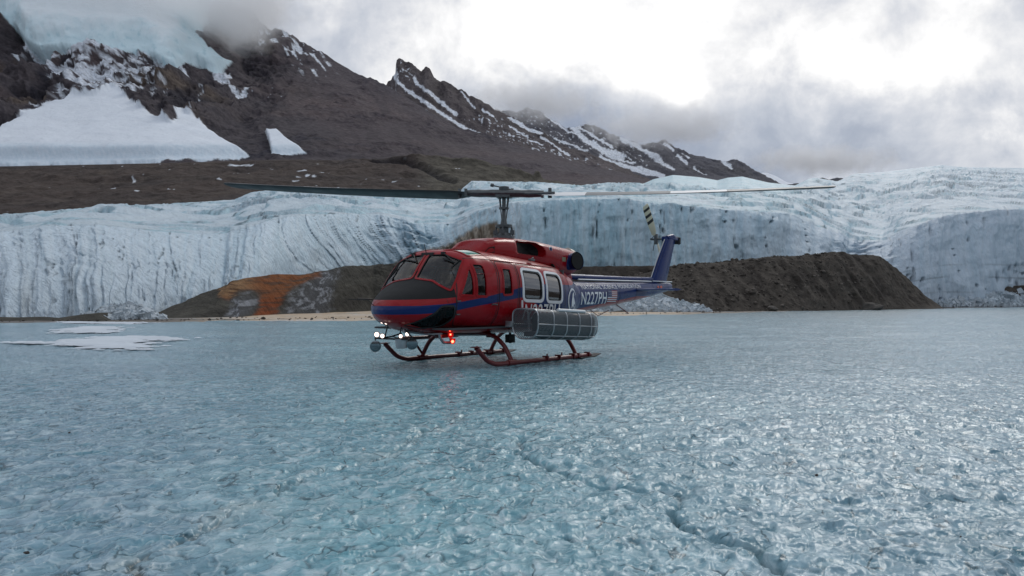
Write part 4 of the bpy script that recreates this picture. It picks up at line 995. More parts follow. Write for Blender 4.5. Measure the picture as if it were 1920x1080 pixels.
def paint_mat():
    m, n, l, b = new_mat('livery_paint')
    t = n.new('ShaderNodeTexCoord'); s = n.new('ShaderNodeSeparateXYZ'); l.new(t.outputs['Object'], s.inputs[0])
    def mth(op, a, b_=None, clamp=False):
        q = n.new('ShaderNodeMath'); q.operation = op; q.use_clamp = clamp
        for i, x in enumerate((a, b_)):
            if x is None: continue
            if isinstance(x, (int, float)): q.inputs[i].default_value = x
            else: l.new(x, q.inputs[i])
        return q.outputs[0]
    xn = mth('DIVIDE', mth('ADD', s.outputs[0], 9.0), 14.0)
    zz = mth('DIVIDE', s.outputs[2], 4.0)
    def crv(pts):
        f = n.new('ShaderNodeFloatCurve'); c = f.mapping.curves[0]
        f.mapping.use_clip = False
        pts = sorted(((x + 9) / 14, z / 4) for x, z in pts)
        c.points[0].location = (0, pts[0][1]); c.points[1].location = (1, pts[-1][1])
        for p in pts:
            q = c.points.new(*p)
        for p in c.points: p.handle_type = 'VECTOR'
        f.mapping.update(); l.new(xn, f.inputs['Value']); return f.outputs[0]
    lo = crv([(4.4, 1.07), (3.6, 1.10), (3.1, 1.15), (2.4, 1.27), (1.5, 1.38), (1.05, 1.44), (0.7, 1.38), (0.0, 1.12), (-0.6, 0.82), (-1.0, 0.40), (-1.9, 0.40), (-2.15, 1.10), (-3, 1.20), (-6, 1.50), (-7, 1.52), (-8.8, 1.5)])
    hi = crv([(4.4, 1.26), (3.6, 1.265), (3.1, 1.31), (2.4, 1.42), (1.5, 1.57), (1.05, 1.66), (0.2, 1.74), (-1.2, 1.74), (-2.0, 1.90), (-2.3, 3.2), (-8.8, 3.2)])
    gz = crv([(4.4, 1.36), (4.1, 1.37), (3.3, 1.40), (2.93, 1.44), (2.90, 3.4), (-8, 3.4)])
    stripe = mth('MULTIPLY', mth('GREATER_THAN', zz, lo), mth('LESS_THAN', zz, hi))
    black = mth('GREATER_THAN', zz, gz)
    nz = n.new('ShaderNodeTexNoise'); nz.inputs['Scale'].default_value = 3.0; nz.inputs['Detail'].default_value = 7; l.new(t.outputs['Object'], nz.inputs['Vector'])
    m1 = n.new('ShaderNodeMix'); m1.data_type = 'RGBA'; m1.inputs['A'].default_value = (0.29, 0.005, 0.010, 1); m1.inputs['B'].default_value = (0.003, 0.019, 0.105, 1); l.new(stripe, m1.inputs['Factor'])
    m2 = n.new('ShaderNodeMix'); m2.data_type = 'RGBA'; m2.inputs['B'].default_value = (0.016, 0.017, 0.018, 1); l.new(m1.outputs['Result'], m2.inputs['A']); l.new(black, m2.inputs['Factor'])
    hs = n.new('ShaderNodeHueSaturation'); l.new(m2.outputs['Result'], hs.inputs['Color'])
    l.new(mth('ADD', 0.62, mth('MULTIPLY', nz.outputs['Fac'], 0.72)), hs.inputs['Value']); l.new(hs.outputs[0], b.inputs['Base Color'])
    l.new(mth('ADD', 0.2, mth('ADD', mth('MULTIPLY', nz.outputs['Fac'], 0.18), mth('MULTIPLY', black, 0.3))), b.inputs['Roughness'])
    l.new(mth('MULTIPLY', mth('SUBTRACT', 1.0, black), 0.22), b.inputs['Coat Weight']); b.inputs['Specular IOR Level'].default_value = 0.15; b.inputs['Coat Roughness'].default_value = 0.05
    # faint panel waviness
    n2 = n.new('ShaderNodeTexNoise'); n2.inputs['Scale'].default_value = 2.2; l.new(t.outputs['Object'], n2.inputs['Vector'])
    bp = n.new('ShaderNodeBump'); bp.inputs['Distance'].default_value = 0.02; bp.inputs['Strength'].default_value = 0.5
    l.new(n2.outputs['Fac'], bp.inputs['Height']); l.new(bp.outputs[0], b.inputs['Normal'])
    return m
M_paint = paint_mat()

# ---- mesh collector
SPLIT = {'door_hinge', 'skin_seam', 'skid_clamp', 'louvre', 'data_plate', 'pitch_link', 'window_bar', 'boom_rail', 'belly_antenna', 'basket_bracket', 'seat_frame', 'belly_pipe', 'rotor_head', 'fin_cap'}
class MB:
    def __init__(s): s.v = []; s.f = []; s.parts = []
    def add(s, V, F):
        o = len(s.v); g = len(s.f); s.v += [tuple(p) for p in V]; s.f += [tuple(i + o for i in f) for f in F]; s.parts.append((o, len(s.v), g, len(s.f))); return s
    def ring_sweep(s, pts, radii, n=10, cap=True, flat=1.0):
        pts = [Vector(p) for p in pts]
        if isinstance(radii, (int, float)): radii = [radii] * len(pts)
        V = []; F = []; up = None
        for i, p in enumerate(pts):
            a = pts[max(0, i - 1)]; b_ = pts[min(len(pts) - 1, i + 1)]; d = (b_ - a).normalized()
            if up is None:
                ref = Vector((0, 0, 1)) if abs(d.z) < 0.9 else Vector((1, 0, 0))
                up = (ref - d * ref.dot(d)).normalized()
            else: up = (up - d * up.dot(d)).normalized()
            sd_ = d.cross(up)
            for k in range(n):
                a_ = 2 * math.pi * k / n
                V.append(p + (up * math.cos(a_) * flat + sd_ * math.sin(a_)) * radii[i])
        for i in range(len(pts) - 1):
            for k in range(n):
                F.append((i * n + k, i * n + (k + 1) % n, (i + 1) * n + (k + 1) % n, (i + 1) * n + k))
        if cap: F.append(tuple(range(n))[::-1]); F.append(tuple((len(pts) - 1) * n + k for k in range(n)))
        return s.add(V, F)
    def box(s, c, d, rz=0.0, M=None):
        V = []
        for sx in (-.5, .5):
            for sy in (-.5, .5):
                for sz in (-.5, .5):
                    p = Vector((sx * d[0], sy * d[1], sz * d[2]))
                    if M is not None: p = M @ p
                    elif rz: p = Matrix.Rotation(rz, 3, 'Z') @ p
                    V.append(p + Vector(c))
        return s.add(V, [(0, 1, 3, 2), (4, 6, 7, 5), (0, 4, 5, 1), (2, 3, 7, 6), (0, 2, 6, 4), (1, 5, 7, 3)])
    def build(s, name, mat, parent=None, smooth=True, bevel=0.0, label=None):
        if name in SPLIT and len(s.parts) > 1:
            for a, b_, c_, d_ in s.parts:
                q = MB(); q.add(s.v[a:b_], [tuple(i - a for i in f) for f in s.f[c_:d_]]); q.parts = []; o = q.build(name, mat, parent, smooth, bevel, label)
            return o
        me = bpy.data.meshes.new(name); me.from_pydata(s.v, [], s.f); me.update()
        bm = bmesh.new(); bm.from_mesh(me); bmesh.ops.recalc_face_normals(bm, faces=bm.faces)
        if bevel: bmesh.ops.bevel(bm, geom=list(bm.edges), offset=bevel, segments=2, profile=0.6, affect='EDGES')
        bm.to_mesh(me); bm.free()
        me.polygons.foreach_set('use_smooth', [smooth] * len(me.polygons))
        if smooth: me.set_sharp_from_angle(angle=math.radians(42))
        me.materials.append(mat)
        o = bpy.data.objects.new(name, me); coll.objects.link(o)
        if parent is not None: o.parent = parent
        if label: o['label'] = label
        return o

def bez(pts, n=8):
    # Catmull-Rom through the points
    P = [Vector(p) for p in pts]; P = [P[0] * 2 - P[1]] + P + [P[-1] * 2 - P[-2]]; out = []
    for i in range(1, len(P) - 2):
        for k in range(n):
            t = k / n; a, b_, c, d = P[i - 1:i + 3]
            out.append(0.5 * ((2 * b_) + (c - a) * t + (2 * a - 5 * b_ + 4 * c - d) * t * t + (3 * b_ - a - 3 * c + d) * t ** 3))
    out.append(P[-2]); return out

# ---- fuselage loft
#        x     zb     zt    hw    n
ST = [(4.00, 1.13, 1.20, 0.06, 2.0), (3.97, 1.05, 1.28, 0.24, 2.0), (3.90, 0.98, 1.38, 0.42, 2.1), (3.80, 0.92, 1.46, 0.56, 2.15), (3.62, 0.85, 1.56, 0.73, 2.2), (3.38, 0.78, 1.67, 0.90, 2.3), (3.20, 0.74, 1.745, 1.01, 2.4),
      (3.08, 0.72, 1.80, 1.07, 2.45), (3.00, 0.715, 1.88, 1.10, 2.45), (2.90, 0.71, 2.02, 1.13, 2.5), (2.75, 0.70, 2.21, 1.17, 2.6), (2.62, 0.69, 2.345, 1.20, 2.7), (2.52, 0.685, 2.415, 1.22, 2.8), (2.35, 0.68, 2.455, 1.25, 3.0), (2.0, 0.67, 2.475, 1.27, 3.2),
      (1.5, 0.66, 2.46, 1.28, 3.3), (0.9, 0.645, 2.42, 1.28, 3.3), (0.0, 0.62, 2.35, 1.28, 3.3), (-0.6, 0.61, 2.29, 1.27, 3.2), (-1.0, 0.62, 2.25, 1.22, 3.0), (-1.4, 0.66, 2.20, 1.10, 2.7), (-1.8, 0.76, 2.13, 0.90, 2.5), (-2.15, 0.90, 2.02, 0.68, 2.4), (-2.45, 1.00, 1.92, 0.54, 2.4), (-2.6, 1.03, 1.89, 0.50, 2.4)]
ST = [((3.2 + (s[0] - 3.2) * 0.84) if s[0] > 3.2 else s[0], *s[1:]) for s in ST]
BOOM = [(-2.58, 1.03, 1.885, 0.49, 2.5), (-3.5, 1.10, 1.885, 0.44, 2.5), (-5.0, 1.24, 1.905, 0.36, 2.4), (-6.5, 1.40, 1.93, 0.28, 2.4), (-7.6, 1.54, 1.95, 0.22, 2.3), (-8.4, 1.66, 1.965, 0.17, 2.2), (-8.75, 1.74, 1.955, 0.12, 2.0), (-8.82, 1.80, 1.90, 0.04, 2.0)]
def prof(S, x):
    xs = [s[0] for s in S][::-1]
    return [np.interp(x, xs, [s[k] for s in S][::-1]) for k in (1, 2, 3, 4)]
def tumble(zr):          # cabin sides lean in towards the roof, a little towards the belly
    return 1 - 0.075 * np.clip(zr, 0, 1) ** 2 - 0.06 * np.clip(-zr, 0, 1) ** 2
def loft(S, xs, nr, tum=1.0):
    from_x = []
    rings = []
    ph = np.linspace(-math.pi / 2, 1.5 * math.pi, 721)[:-1]
    for x in xs:
        zb, zt, hw, n = prof(S, x)
        zc, hh = (zb + zt) / 2, (zt - zb) / 2
        c, s_ = np.cos(ph), np.sin(ph)
        zr = np.sign(s_) * np.abs(s_) ** (2 / n); y = hw * np.sign(c) * np.abs(c) ** (2 / n)
        y = y * (1 + tum * (tumble(zr) - 1)); z = zc + hh * zr
        y = np.append(y, y[0]); z = np.append(z, z[0])
        L = np.concatenate([[0], np.cumsum(np.hypot(np.diff(y), np.diff(z)))])
        q = np.linspace(0, L[-1], nr + 1)[:-1]
        rings.append(np.stack([np.full(nr, x), np.interp(q, L, y), np.interp(q, L, z)], -1))
    return np.array(rings)
def side_y(S, x, z, tum=1.0):
    zb, zt, hw, n = prof(S, x); zc, hh = (zb + zt) / 2, (zt - zb) / 2
    zr = float(np.clip((z - zc) / hh, -0.999, 0.999))
    return float(hw * (1 - abs(zr) ** n) ** (1 / n) * (1 + tum * (tumble(zr) - 1)))
# smooth the station profile a little before lofting
_xs = np.concatenate([np.linspace(3.872, 3.7, 14)[:-1], np.linspace(3.7, 3.1, 30)[:-1], np.linspace(3.1, 2.4, 64)[:-1], np.linspace(2.4, -2.6, 190)])
def smooth_table(S, xs, w):
    T = np.array([prof(S, x) for x in xs]); k = 0
    xu = np.arange(min(xs), max(xs), 0.01); U_ = np.array([prof(S, x) for x in xu]); ker = np.hanning(w); ker /= ker.sum()
    Us = np.stack([np.convolve(np.pad(U_[:, i], w // 2, mode='edge'), ker, mode='valid')[:len(xu)] for i in range(4)], 1)
    return [(x, *[float(np.interp(x, xu, Us[:, i])) for i in range(4)]) for x in sorted(xs, reverse=True)]
STs = smooth_table(ST, _xs, 17)
# keep the nose tip closed
STs = [s if s[0] < 3.77 else (s[0], *[float(v_) for v_ in prof(ST, s[0])]) for s in STs]
NR = 240
R = loft(STs, [s[0] for s in STs], NR)
idx = np.arange(R.shape[0] * NR).reshape(R.shape[0], NR)
nxt = np.roll(idx, -1, 1)
Q = np.stack([idx[:-1], idx[1:], nxt[1:], nxt[:-1]], -1)
VV = R.reshape(-1, 3)
QC = VV[Q].mean(2)
nrm = np.cross(VV[Q[..., 2]] - VV[Q[..., 0]], VV[Q[..., 3]] - VV[Q[..., 1]]); nrm /= np.linalg.norm(nrm, axis=-1, keepdims=True) + 1e-9
outw = np.sign((nrm[..., 1] * QC[..., 1] + nrm[..., 2] * (QC[..., 2] - 1.5)).mean()); nrm = nrm * outw

def rounded(poly, r, n=5):
    out = []; m = len(poly)
    for i in range(m):
        a, b_, c = Vector(poly[i - 1]), Vector(poly[i]), Vector(poly[(i + 1) % m])
        d1 = (a - b_); d2 = (c - b_); rr = min(r, d1.length * 0.45, d2.length * 0.45)
        p, q = b_ + d1.normalized() * rr, b_ + d2.normalized() * rr
        for k in range(n + 1):
            t = k / n; out.append(((1 - t) ** 2) * p + 2 * t * (1 - t) * b_ + t * t * q)
    return out
def dense(poly, step=0.05):
    out = []
    for i in range(len(poly)):
        a, b_ = Vector(poly[i]), Vector(poly[(i + 1) % len(poly)]); k = max(1, int((b_ - a).length / step))
        for j in range(k): out.append(a + (b_ - a) * j / k)
    return out
label_of = np.zeros(Q.shape[:2], int)
from mathutils.bvhtree import BVHTree
shell_bvh = BVHTree.FromPolygons([tuple(p) for p in VV], [tuple(int(i) for i in f) for f in Q.reshape(-1, 4)])
OPEN = []
def project(view, a, b_, sgn=1):
    if view == 'side': o_, d_ = Vector((a, sgn * 3.0, b_)), Vector((0, -sgn, 0))
    elif view == 'front': o_, d_ = Vector((6, sgn * a, b_)), Vector((-1, 0, 0))
    else: o_, d_ = Vector((a, sgn * b_, 4)), Vector((0, 0, -1))
    h = shell_bvh.ray_cast(o_, d_)
    if h[0] is None: return None, None
    n_ = h[1]
    if n_.dot(d_) > 0: n_ = -n_
    return h[0], n_
def opening(k, view, poly, sgn):
    if view == 'side': A, B_ = QC[..., 0], QC[..., 2]; ok = (QC[..., 1] * sgn > 0.2) & (np.abs(nrm[..., 1]) > 0.25)
    elif view == 'front': A, B_ = QC[..., 1] * sgn, QC[..., 2]; ok = (nrm[..., 0] > 0.12) & (QC[..., 1] * sgn > 0) & (QC[..., 0] > 2.3)
    else: A, B_ = QC[..., 0], QC[..., 1] * sgn; ok = (nrm[..., 2] > 0.5) & (QC[..., 1] * sgn > 0)
    label_of[inside(A, B_, [tuple(p) for p in poly]) & ok] = k
def frame(name, view, poly, sgn, width, thick, mat, parent, gap=0.0):
    pts = dense(poly, 0.04); V = []; m = len(pts); P3 = []
    for p in pts:
        h, n_ = project(view, p[0], p[1], sgn)
        P3.append((h, n_))
    P3 = [q for q in P3 if q[0] is not None]; m = len(P3)
    cen = sum((q[0] for q in P3), Vector()) / m
    F = []
    for i, (h, n_) in enumerate(P3):
        t_ = (P3[(i + 1) % m][0] - P3[i - 1][0]).normalized(); s_ = n_.cross(t_).normalized()
        if s_.dot(cen - h) > 0: s_ = -s_
        w0, w1 = -width * 0.55 + gap, width * 0.45 + gap
        V += [h + s_ * w0 - n_ * 0.03, h + s_ * w0 + n_ * thick, h + s_ * w1 + n_ * thick, h + s_ * w1 - n_ * 0.01]
    for i in range(m):
        j = (i + 1) % m
        for k in range(4): F.append((4 * i + k, 4 * i + (k + 1) % 4, 4 * j + (k + 1) % 4, 4 * j + k))
    mb = MB(); mb.add(V, F); return mb.build(name, mat, parent)

# window outlines: side view (x, z) or front view (y, z)
W_FRONT = rounded([(0.045, 1.825), (0.55, 1.765), (1.00, 1.56), (1.00, 1.80), (0.93, 2.19), (0.50, 2.335), (0.045, 2.35)], 0.05)
W_QUARTER = rounded([(2.90, 1.475), (2.555, 1.46), (2.545, 2.06), (2.61, 1.99)], 0.03)
W_DOOR = rounded([(2.495, 1.455), (2.20, 1.45), (2.20, 2.08), (2.27, 2.12), (2.485, 2.12)], 0.04)
W_JUMP = rounded([(1.68, 1.48), (1.36, 1.50), (1.36, 2.05), (1.66, 2.06)], 0.06)
W_BIG1 = rounded([(0.98, 1.37), (0.22, 1.35), (0.22, 2.03), (0.98, 2.07)], 0.13)
W_BIG2 = rounded([(0.08, 1.34), (-0.56, 1.325), (-0.56, 1.99), (0.08, 2.02)], 0.12)
W_CHIN = rounded([(3.02, 1.27), (2.98, 1.02), (3.08, 0.85), (3.32, 0.81), (3.60, 0.88), (3.52, 0.98), (3.36, 1.12), (3.26, 1.26)], 0.06)
W_ROOF = rounded([(2.42, 0.25), (1.92, 0.25), (1.92, 0.95), (2.40, 0.90)], 0.05)
wins = [('windshield', 'front', W_FRONT, 0.048, 0.012, M_red, M_glass), ('quarter_window', 'side', W_QUARTER, 0.05, 0.012, M_red, M_glass), ('door_window', 'side', W_DOOR, 0.05, 0.012, M_red, M_glass),
        ('jump_door_window', 'side', W_JUMP, 0.045, 0.012, M_red, M_glass), ('cabin_window', 'side', W_BIG1, 0.068, 0.016, M_white, M_glassd), ('cabin_window', 'side', W_BIG2, 0.068, 0.016, M_white, M_glassd),
        ('chin_window', 'side', W_CHIN, 0.035, 0.006, M_black, M_chin), ('roof_window', 'top', W_ROOF, 0.04, 0.01, M_red, M_green)]
kk = 1; jobs = []
for w in wins:
    for sgn in (1, -1):
        opening(kk, w[1], w[2], sgn); jobs.append((kk, w, sgn)); kk += 1
def faces_object(name, mask, mat, parent, offset=0.0, thick=0.0):
    q = Q[mask]; used, inv = np.unique(q, return_inverse=True)
    P = VV[used]
    if offset:
        vn = np.zeros_like(VV); np.add.at(vn, Q.reshape(-1), np.repeat(nrm.reshape(-1, 3), 4, 0)); vn /= np.linalg.norm(vn, axis=1, keepdims=True) + 1e-9
        P = P + vn[used] * offset
    me = bpy.data.meshes.new(name); me.from_pydata(P.tolist(), [], inv.reshape(-1, 4).tolist()); me.update()
    bm = bmesh.new(); bm.from_mesh(me); bmesh.ops.remove_doubles(bm, verts=bm.verts, dist=1e-5); bmesh.ops.recalc_face_normals(bm, faces=bm.faces); bm.to_mesh(me); bm.free()
    me.polygons.foreach_set('use_smooth', [True] * len(me.polygons)); me.materials.append(mat)
    o = bpy.data.objects.new(name, me); coll.objects.link(o); o.parent = parent
    return o
# doors, split off the shell
D_PILOT = [(2.98, 1.40), (2.96, 1.00), (2.80, 0.86), (1.86, 0.84), (1.86, 2.22), (2.55, 2.24), (2.80, 2.02)]
D_SLIDE = [(1.10, 0.82), (-0.72, 0.80), (-0.72, 2.12), (1.10, 2.16)]
D_JUMP = [(1.80, 0.84), (1.16, 0.83), (1.16, 2.17), (1.80, 2.20)]
door_lab = np.zeros(Q.shape[:2], int); dk_ = 1; djobs = []
for nm, poly in (('pilot_door', D_PILOT), ('jump_door', D_JUMP), ('sliding_door', D_SLIDE)):
    for sgn in (1, -1):
        ok = (QC[..., 1] * sgn > 0.3) & (np.abs(nrm[..., 1]) > 0.5) & inside(QC[..., 0], QC[..., 2], poly)
        door_lab[ok] = dk_; djobs.append((dk_, nm, poly, sgn)); dk_ += 1
ncap = MB()
ncap.add([tuple(p) for p in R[0]], [tuple(range(NR))])
fus = faces_object('fuselage', (label_of == 0) & (door_lab == 0), M_paint, heli)
door_obj = {}
ncap.build('nose_cap', M_paint, fus)
for k, nm, poly, sgn in djobs:
    d_ = faces_object(nm, (label_of == 0) & (door_lab == k), M_paint, heli, 0.004)
    door_obj[(nm, sgn)] = d_
    frame('door_seam', 'side', rounded([tuple(p) for p in poly], 0.08), sgn, 0.020, 0.0055, M_gask, d_)
for k, w, sgn in jobs:
    par = {'quarter_window': ('pilot_door', sgn), 'door_window': ('pilot_door', sgn), 'jump_door_window': ('jump_door', sgn), 'cabin_window': ('sliding_door', sgn)}.get(w[0])
    par = door_obj[par] if par else heli
    p = faces_object('window_glass' if par is not heli else w[0], label_of == k, w[6], par, -0.012)
    frame('window_frame', w[1], w[2], sgn, w[3], w[4], w[5], par if par is not heli else p)
    if w[0] in ('cabin_window', 'windshield', 'door_window', 'jump_door_window'):
        inner = [Vector(c_) for c_ in w[2]]; cc = sum(inner, Vector((0, 0))) / len(inner)
        frame('window_seal', w[1], [cc + (c_ - cc) * (1 - (0.055 if w[0] != 'cabin_window' else 0.15)) for c_ in inner], sgn, 0.022, 0.008, M_gask, par if par is not heli else p)
# sliding vent bar in the pilot door window, posts
for sgn in (1, -1):
    mb = MB(); a, _ = project('side', 2.49, 1.91, sgn); b_, _ = project('side', 2.21, 1.92, sgn); mb.ring_sweep([a, b_], 0.010, 6)
    a, _ = project('side', 2.21, 2.02, sgn); b_, _ = project('side', 2.49, 2.03, sgn); mb.ring_sweep([a, b_], 0.008, 6)
    mb.build('window_bar', M_redd, door_obj[('pilot_door', sgn)])
    # handles, hinges, steps
    mb = MB(); h, n_ = project('side', 1.98, 1.30, sgn); mb.ring_sweep([h + n_ * 0.03 + Vector((0.09, 0, 0)), h + n_ * 0.04, h + n_ * 0.03 - Vector((0.09, 0, 0.01))], 0.014, 6)
    mb.build('door_handle', M_steel, door_obj[('pilot_door', sgn)])
    mb = MB(); h, n_ = project('side', 1.03, 1.30, sgn); mb.box(h + n_ * 0.02, (0.035, 0.03, 0.16))
    mb.build('door_handle', M_white, door_obj[('sliding_door', sgn)])
    mb = MB()
    for px_2, pz_ in ((2.93, 1.36), (2.90, 1.10)):
        h, n_ = project('side', px_2, pz_, sgn); mb.box(h + n_ * 0.01, (0.10, 0.03, 0.025))
    mb.build('door_hinge', M_steel, door_obj[('pilot_door', sgn)])
    # drip rail above the sliding door and lower rail
    mb = MB(); pts = []
    for x in np.linspace(1.9, -0.9, 24):
        h, n_ = project('side', float(x), float(np.interp(x, [-0.9, 1.9], [2.135, 2.22])), sgn); pts.append(h + n_ * 0.006)
    mb.ring_sweep(pts, 0.011, 6); mb.build('drip_rail', M_red, heli)
    mb = MB(); pts = []
    for x in np.linspace(1.3, -1.6, 24):
        h, n_ = project('side', float(x), 0.86 if x > -0.9 else 0.86 + (-0.9 - x) * 0.2, sgn); pts.append(h + n_ * 0.006)
    mb.ring_sweep(pts, 0.010, 6); mb.build('door_track', M_steel, heli)
# rivet rows and seams on the skin
mb = MB()
def seam(pts, r=0.004, view='side', sgn=1, lift=0.001):
    P = []
    for a, b_ in pts:
        h, n_ = project(view, a, b_, sgn)
        if h is not None: P.append(h + n_ * lift)
    if len(P) > 1: mb.ring_sweep(P, r, 4)
for sgn in (1, -1):
    seam([(3.15, z) for z in np.linspace(1.30, 1.42, 8)], sgn=sgn); seam([(-0.95, z) for z in np.linspace(0.8, 2.05, 20)], sgn=sgn)
    seam([(-1.5, z) for z in np.linspace(0.85, 2.0, 20)], sgn=sgn); seam([(x, 1.55) for x in np.linspace(-0.95, -2.4, 20)], sgn=sgn)
    seam([(x, 0.92) for x in np.linspace(3.7, 3.9, 6)], sgn=sgn)
    seam([(x, 1.03) for x in np.linspace(-2.1, -1.0, 20)], sgn=sgn)
mb.build('skin_seam', M_black, fus)

# windshield wipers
for sgn in (1, -1):
    mb = MB(); a, n1_ = project('front', 0.42, 2.34, sgn); b_, n2_ = project('front', 0.80, 2.13, sgn) if sgn > 0 else project('front', 0.16, 2.17, sgn)
    mb.ring_sweep([a + n1_ * 0.03, (a + b_) / 2 + n2_ * 0.05, b_ + n2_ * 0.025], [0.014, 0.011, 0.008], 6)
    c_, n3_ = project('front', 0.52, 2.22, sgn) if sgn > 0 else project('front', 0.62, 2.24, sgn)
    mb.ring_sweep([c_ + n3_ * 0.02, b_ + n2_ * 0.02], 0.014, 6)
    mb.box(a + n1_ * 0.02, (0.06, 0.09, 0.05)); mb.build('wiper', M_black, heli)

# ---- cabin interior
mb = MB(); mb.box((1.0, 0, 0.80), (4.3, 2.1, 0.04)); mb.build('cabin_floor', M_inner, heli, smooth=False)
mb = MB(); mb.box((-0.95, 0, 1.45), (0.05, 2.1, 1.3)); mb.build('rear_bulkhead', M_inner, heli, smooth=False)
mb = MB(); mb.box((3.0, 0, 1.38), (0.22, 1.4, 0.42)); mb.box((2.95, 0, 1.62), (0.34, 1.3, 0.05)); mb.box((2.75, 0, 1.05), (0.5, 0.3, 0.5)); mb.build('instrument_panel', M_black, heli, smooth=False, bevel=0.02)
mb = MB(); mb.box((2.3, 0, 2.33), (0.7, 0.35, 0.10)); mb.build('overhead_console', M_black, heli, smooth=False, bevel=0.02)
def seat(x, y, mat, w=0.5):
    mb = MB(); mb.box((x, y, 1.12), (0.5, w, 0.14)); mb.build('seat_cushion', mat, heli, bevel=0.03)
    mb = MB(); mb.box((x - 0.26, y, 1.50), (0.12, w, 0.72), M=Matrix.Rotation(math.radians(-8), 3, 'Y')); mb.box((x - 0.33, y, 1.93), (0.1, 0.28, 0.16)); mb.build('seat_back', mat, heli, bevel=0.03)
    mb = MB()
    for sx in (-.2, .2):
        for sy in (-.18, .18): mb.ring_sweep([(x + sx, y + sy, 0.82), (x + sx, y + sy, 1.06)], 0.018, 6)
    mb.build('seat_frame', M_steel, heli)
seat(2.42, 0.52, M_cloth); seat(2.42, -0.52, M_cloth)
for y_ in (-0.8, -0.3, 0.3, 0.8): seat(-0.35, y_, M_cloth, 0.42)
mb = MB(); mb.box((1.55, 0.75, 1.30), (0.30, 0.35, 0.35)); mb.build('equipment_bag', M_grey, heli, bevel=0.04)

# ---- roof: cowling round the transmission and engines
CW = [(1.52, 2.34, 2.47, 0.42, 3.0), (1.44, 2.30, 2.56, 0.47, 3.0), (1.22, 2.28, 2.72, 0.51, 3.2), (0.95, 2.25, 2.78, 0.53, 3.4), (0.5, 2.20, 2.82, 0.55, 3.4), (-0.2, 2.15, 2.84, 0.58, 3.2), (-0.9, 2.10, 2.82, 0.60, 3.0), (-1.6, 2.00, 2.77, 0.60, 2.8), (-2.2, 1.95, 2.73, 0.56, 2.6), (-2.6, 2.05, 2.70, 0.45, 2.4), (-2.85, 2.25, 2.66, 0.30, 2.2), (-2.97, 2.38, 2.60, 0.14, 2.0)]
cxs = np.linspace(1.52, -2.97, 120)
CR = loft(CW, cxs, 120, 0.5)
ci = np.arange(CR.shape[0] * 120).reshape(CR.shape[0], 120); cn = np.roll(ci, -1, 1)
cq = np.stack([ci[:-1], ci[1:], cn[1:], cn[:-1]], -1); cv = CR.reshape(-1, 3); cc_ = cv[cq].mean(2)
hole = inside(cc_[..., 0], cc_[..., 2], [tuple(p) for p in rounded([(0.30, 2.45), (-0.85, 2.42), (-0.85, 2.62), (-0.62, 2.76), (0.28, 2.76)], 0.12)]) & (np.abs(cc_[..., 1]) > 0.3)
def M_cowl():
    return M_paint
me = bpy.data.meshes.new('engine_cowling'); me.from_pydata(cv.tolist(), [], cq[~hole].tolist()); me.update()
me.polygons.foreach_set('use_smooth', [True] * len(me.polygons))
M_cowlp = simple('cowling_red', (0.27, 0.005, 0.009), 0.3, spec=0.15, coat=0.2, vary=0.08)
me.materials.append(M_cowlp); cowl = bpy.data.objects.new('engine_cowling', me); coll.objects.link(cowl); cowl.parent = heli
ccaps = MB(); ccaps.add([tuple(p) for p in CR[-1]], [tuple(range(120))]); ccaps.add([tuple(p) for p in CR[0]], [tuple(range(120))[::-1]]); pass
for cp_ in (0, -1):
    ccaps = MB(); ccaps.add([tuple(p) for p in CR[cp_]], [tuple(range(120))]); ccaps.build('cowling_end', M_cowlp, cowl)
